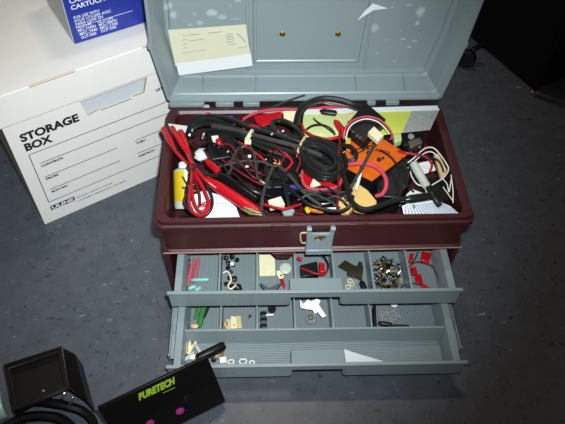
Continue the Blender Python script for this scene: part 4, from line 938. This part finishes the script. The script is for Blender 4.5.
for u, v in ((350,281), (352,284), (348,287)): c = V(Z(u,v,.0815)); tube([c+V((.0032*math.cos(a*.785), .0032*math.sin(a*.785), 0)) for a in range(8)], .0006, bm, n=5, closed=True, k=3)
obj('coil', bm, 'cream', CBg)
fat('black_boot', 'black rubber boot right of the clear pouch in the upper drawer', 'boot', Z(361,281,.080), Z(365,290,.080), .0042, 'black')
# pile of metal pins: nobody could count it
rr = random.Random(11)
bm = [bmesh.new() for _ in range(3)]
for i in range(260):
    x = rr.gauss(.104, .012); y = rr.uniform(-.049, .012); x = max(.083, min(.125, x))
    z = .0745+.012*max(0, 1-((x-.104)/.024)**2)*rr.random()
    d = V((rr.uniform(-1, 1), rr.uniform(-1, 1), rr.uniform(-.25, .25))).normalized()*rr.uniform(.0018, .0046)
    p = V((x, y, z)); 
    a, b = p-d, p+d
    for e in (a, b): e.x = max(.0815, min(.1275, e.x)); e.y = max(-.0515, min(.013, e.y)); e.z = max(.0738, e.z)
    tube([a, b], rr.uniform(.0004, .0011), bm[(0, 1, 1, 2)[i % 4]], n=5, smooth=False)
PI_ = thing('metal_pins', 'loose pile of dark and shiny metal pins in an upper drawer compartment', 'pins', (.104, -.02, .073)); PI_['kind'] = 'stuff'
for b_, m_, nm in zip(bm, ('metal', 'black_gloss', 'brass'), ('shiny_pins', 'dark_pins', 'brass_pins')):
    c_ = obj(nm, b_, m_, PI_); c_['kind'] = 'stuff'
# red connectors with wire in the right compartment
lbl = ['red quick splice connector at the back right of the rightmost upper compartment', 'red quick splice connector against the divider at the back of the rightmost upper compartment', 'red quick splice connector in the middle of the rightmost upper compartment', 'red quick splice connector second from the front in the rightmost upper compartment', 'red quick splice connector nearest the front panel in the rightmost upper compartment']
RX4 = [[Z(u,v,.083) for u, v in q] for q in (((422,251), (432,253), (429.5,262), (421,260)), ((410,253.5), (414,252.5), (412.5,262), (409,260.5)), ((410.5,267), (416,266.5), (418,273.5), (412.5,274)), ((415,275), (421,273.5), (423.5,283), (417,283)), ((422.5,284), (426,284.5), (433,289), (421.5,289.5)))]
for i, q in enumerate(RX4):
    tag(obj('splice_connector', slab(q, (0, 0, -.006)), 'red', bevel=.0008), lbl[i], 'connector', 'red splice connectors in the upper drawer')
wire('thin_wire', 'dark red wire curving through the rightmost upper compartment', 'wire', [Z(409,267,.081), Z(416,262,.083), Z(424,263,.083), Z(432,266,.083), Z(436,273,.082), Z(439,281,.081), Z(441,288,.079)], .0011, 'dark_red')
wire('thin_wire', 'thin black wire at the back of the rightmost upper compartment', 'wire', [Z(418,252,.081), Z(416,257,.083), Z(412,263,.082)], .0009, 'black_rub')
wire('thin_wire', 'thin black wire along the front red splice connectors', 'wire', [Z(411,283,.080), Z(418,284,.0815), Z(424,287,.081), Z(430,289,.079)], .0009, 'black_rub')

# ================================================================== drawer contents, lower drawer
fat('green_strip', 'green plastic strip in the left compartment of the lower drawer', 'strip', Z(204,306,.034), Z(199,327,.034), .0045, 'green')
fat('green_strip', 'slim green tube beside the green strip in the lower drawer', 'tube', Z(198,306,.032), Z(195,319,.032), .0026, 'green')
fat('black_pick', 'thin black pick leaning right of the green strip', 'pick', Z(209,306,.040), Z(204,318,.036), .0018, 'black')
for i, (u, v) in enumerate(((184,321), (187,324), (183.5,327))):
    c = V(Z(u,v,.036)); bm = tube([c+V((.0026*math.cos(a*.785), .0026*math.sin(a*.785), .0008*math.sin(a))) for a in range(8)], .0009, n=6, closed=True, k=3)
    tag(obj('steel_ring', bm, 'metal'), ['small steel ring farthest back in the left lower compartment', 'small steel ring in the middle of three in the left lower compartment', 'small steel ring nearest the row divider in the left lower compartment'][i], 'ring', 'steel rings in the lower drawer')
tag(obj('copper_nut', blob(Z(195,326,.034), .0048, jit=.2, sq=(1.3, .8, .7), seed=4), 'tan'), 'tan lump beside the steel rings in the lower drawer', 'nut')
TBk = thing('terminal_block', 'tan terminal block cluster in the second compartment of the lower drawer', 'connector', Z(233,322,.03))
TERM = [[Z(u,v,.039) for u, v in q] for q in (((225.5,319), (231,318.5), (231.5,328.5), (226,328.8)), ((230.5,315.5), (236.5,316.5), (237,328), (231,328.5)), ((236,315), (241,316), (242,328), (236.5,328)), ((224,322), (228,321), (228,326), (224.5,326.5)))]
for i, q in enumerate(TERM):
    obj('terminal', slab(q, (0, 0, -.010)), 'tan' if i != 1 else 'cream', TBk, bevel=.0008)
obj('terminal_screw', lathe([(0, .0012), (.0008, .001)], Z(234,325,.0395), (0, 0, 1), n=8), 'copper', TBk)
tag(obj('copper_stud', lathe([(0, .0013), (.004, .0013), (.004, .0022), (.005, .0022)], Z(249,318,.028), (.4, .3, 1), n=10), 'brass'), 'tiny brass stud right of the tan terminal block', 'stud')
BC = thing('black_fuse_clip', 'black ribbed clip with a white rod in the third lower compartment', 'clip', Z(264,318,.03))
RIBS = [[Z(u,v,.038) for u, v in ((260,a), (267,a-.4), (267,a+2.8), (260,a+3.2))] for a in (312, 318, 324)]
SPINE = [Z(u,v,.036) for u, v in ((260.5,311), (266.5,310.6), (266.5,328), (260.5,328))]
for q in RIBS: obj('rib', slab(q, (0, 0, -.006)), 'black', BC, bevel=.0006)
obj('spine', slab(SPINE, (0, 0, -.004)), 'zinc', BC)
obj('white_rod', lathe([(0, .0016), (.0105, .0016)], Z(266,315,.038), V(Z(275,314.5,.038))-V(Z(266,315,.038)), n=10), 'white_pl', BC)
obj('ring_end', lathe([(-.002, .0030), (-.002, .0058), (.002, .0058), (.002, .0030)], Z(272,309,.034), (0, -.1, 1), n=16), 'black', BC)
WB = slab([Z(299.5,299,.050), Z(303.5,303.5,.050), Z(308,299,.051), Z(311,301,.051), Z(316.5,298.5,.050), Z(321,300,.049), Z(319,304.5,.048), Z(322,309,.046), Z(326.5,315.5,.042), Z(322.5,317.5,.041), Z(317.5,311.5,.043), Z(315,314,.043), Z(312.5,309.5,.045), Z(307.5,309,.045), Z(300.5,307.5,.046)], (0, 0, -.003))
tag(obj('white_bracket', WB, 'white_pl', bevel=.0008), 'white plastic bracket with pointed arms in the middle lower compartment', 'bracket')
GK = thing('grommet_plug', 'small dark plug with a clear collar under the white bracket', 'plug', Z(310,320,.026))
obj('collar', lathe([(0, .0085), (.002, .0088), (.005, .0080)], Z(311,320,.027), (0, 0, 1), n=20), 'clear', GK)
obj('core', lathe([(0, .0040), (.007, .0036), (.008, .002)], Z(310,318,.030), (.1, -.2, 1), n=14), 'brown', GK)
tag(obj('black_bar', slab([Z(373,305,.050), Z(376,305,.050), Z(377,327,.046), Z(373.5,327,.046)], (0, 0, -.010)), 'black', bevel=.001), 'black bar standing along the left of the rightmost lower compartment', 'bar')
fat('black_tie', 'black cable tie head lying at the row divider in the rightmost lower compartment', 'tie', Z(378,323,.036), Z(392,325,.036), .0036, 'black')
fat('black_tie', 'slim black cable tie tail pointing right in the rightmost lower compartment', 'tie', Z(390,325.5,.034), Z(409,326,.033), .0020, 'black')
tag(obj('clear_bag', slab([Z(379,311,.034), Z(396,309,.035), Z(402,318,.034), Z(390,323,.033), Z(380,321,.033)], (0, 0, -.002)), 'clear', bevel=.0006), 'clear plastic bag in the rightmost lower compartment', 'bag')
tag(obj('white_washer', lathe([(0, .0018), (0, .0050), (.0018, .0050), (.0018, .0018)], Z(394,304.5,.036), (0, -.2, 1), n=16), 'white_pl'), 'small white washer at the back of the rightmost lower compartment', 'washer')
# front row
for i, (a, b, r, m_) in enumerate(((Z(186,340,.036), Z(185,354,.036), .0028, 'tan'), (Z(190,341,.034), Z(189,350,.034), .0022, 'cream'), (Z(195,344,.038), Z(201,354,.038), .0026, 'milk'), (Z(193,345,.034), Z(188,354,.034), .0024, 'cream'), (Z(194,352,.036), Z(184,361,.036), .0026, 'milk'), (Z(197,340,.032), Z(193,347,.032), .0018, 'cream'))):
    fat('fuse_tube', ['tan glass fuse farthest left in the front row of lower drawer', 'short cream fuse right of the tan fuse', 'milky fuse pointing right in the front row of lower drawer', 'cream fuse leaning left below the short cream fuse', 'milky fuse nearest the black case corner', 'thin cream fuse against the row divider'][i], 'fuse', a, b, r, m_, 'fuses in the front row of the lower drawer')
tag(obj('white_lump', blob(Z(192,357,.034), .0055, sub=2, jit=.18, sq=(1.2, .8, .6), seed=9), 'white_pl'), 'white plastic lump among fuses beside the black case', 'plug')
BG = thing('brown_grommet', 'brown round grommet right of the black tube in the lower drawer', 'grommet', Z(216,356,.026))
obj('grommet_disc', lathe([(-.003, .0070), (-.002, .0078), (.002, .0078), (.003, .0060), (.0032, .0020), (.001, .0018)], Z(218,354,.034), (.2, -.4, 1), n=20), 'brown', BG)
fat('black_ball', 'black knob beside the brown grommet in the lower drawer', 'knob', Z(211,359,.031), Z(216,360,.031), .0040, 'black')
tag(obj('white_cube', slab([Z(219,357,.036), Z(226,356,.036), Z(227,362,.034), Z(220,363,.034)], (0, 0, -.008)), 'white_pl', bevel=.001), 'white plastic block right of the brown grommet', 'block')
for i, (u, v, r) in enumerate(((231,362,.0040), (243,361.5,.0048), (252,362.5,.0032))):
    c = V(Z(u,v,.030)); bm = tube([c+V((r*math.cos(a*.785), r*.8*math.sin(a*.785), .0005*math.sin(2*a))) for a in range(8)], .0011, n=6, closed=True, k=3)
    tag(obj('clear_ring', bm, 'white_pl'), ['clear white ring next to the white plastic block', 'largest clear white ring in the front row of the lower drawer', 'smallest clear white ring, farthest right of the three'][i], 'ring', 'clear rings in the lower drawer')
tag(obj('paper_scrap', slab([Z(344,349,.052), Z(352,352,.048), Z(383,361,.040), Z(381,364,.036), Z(346,364,.036)], (0, 0, -.0007)), 'paper'), 'white triangular paper scrap in the front row of the lower drawer', 'paper')
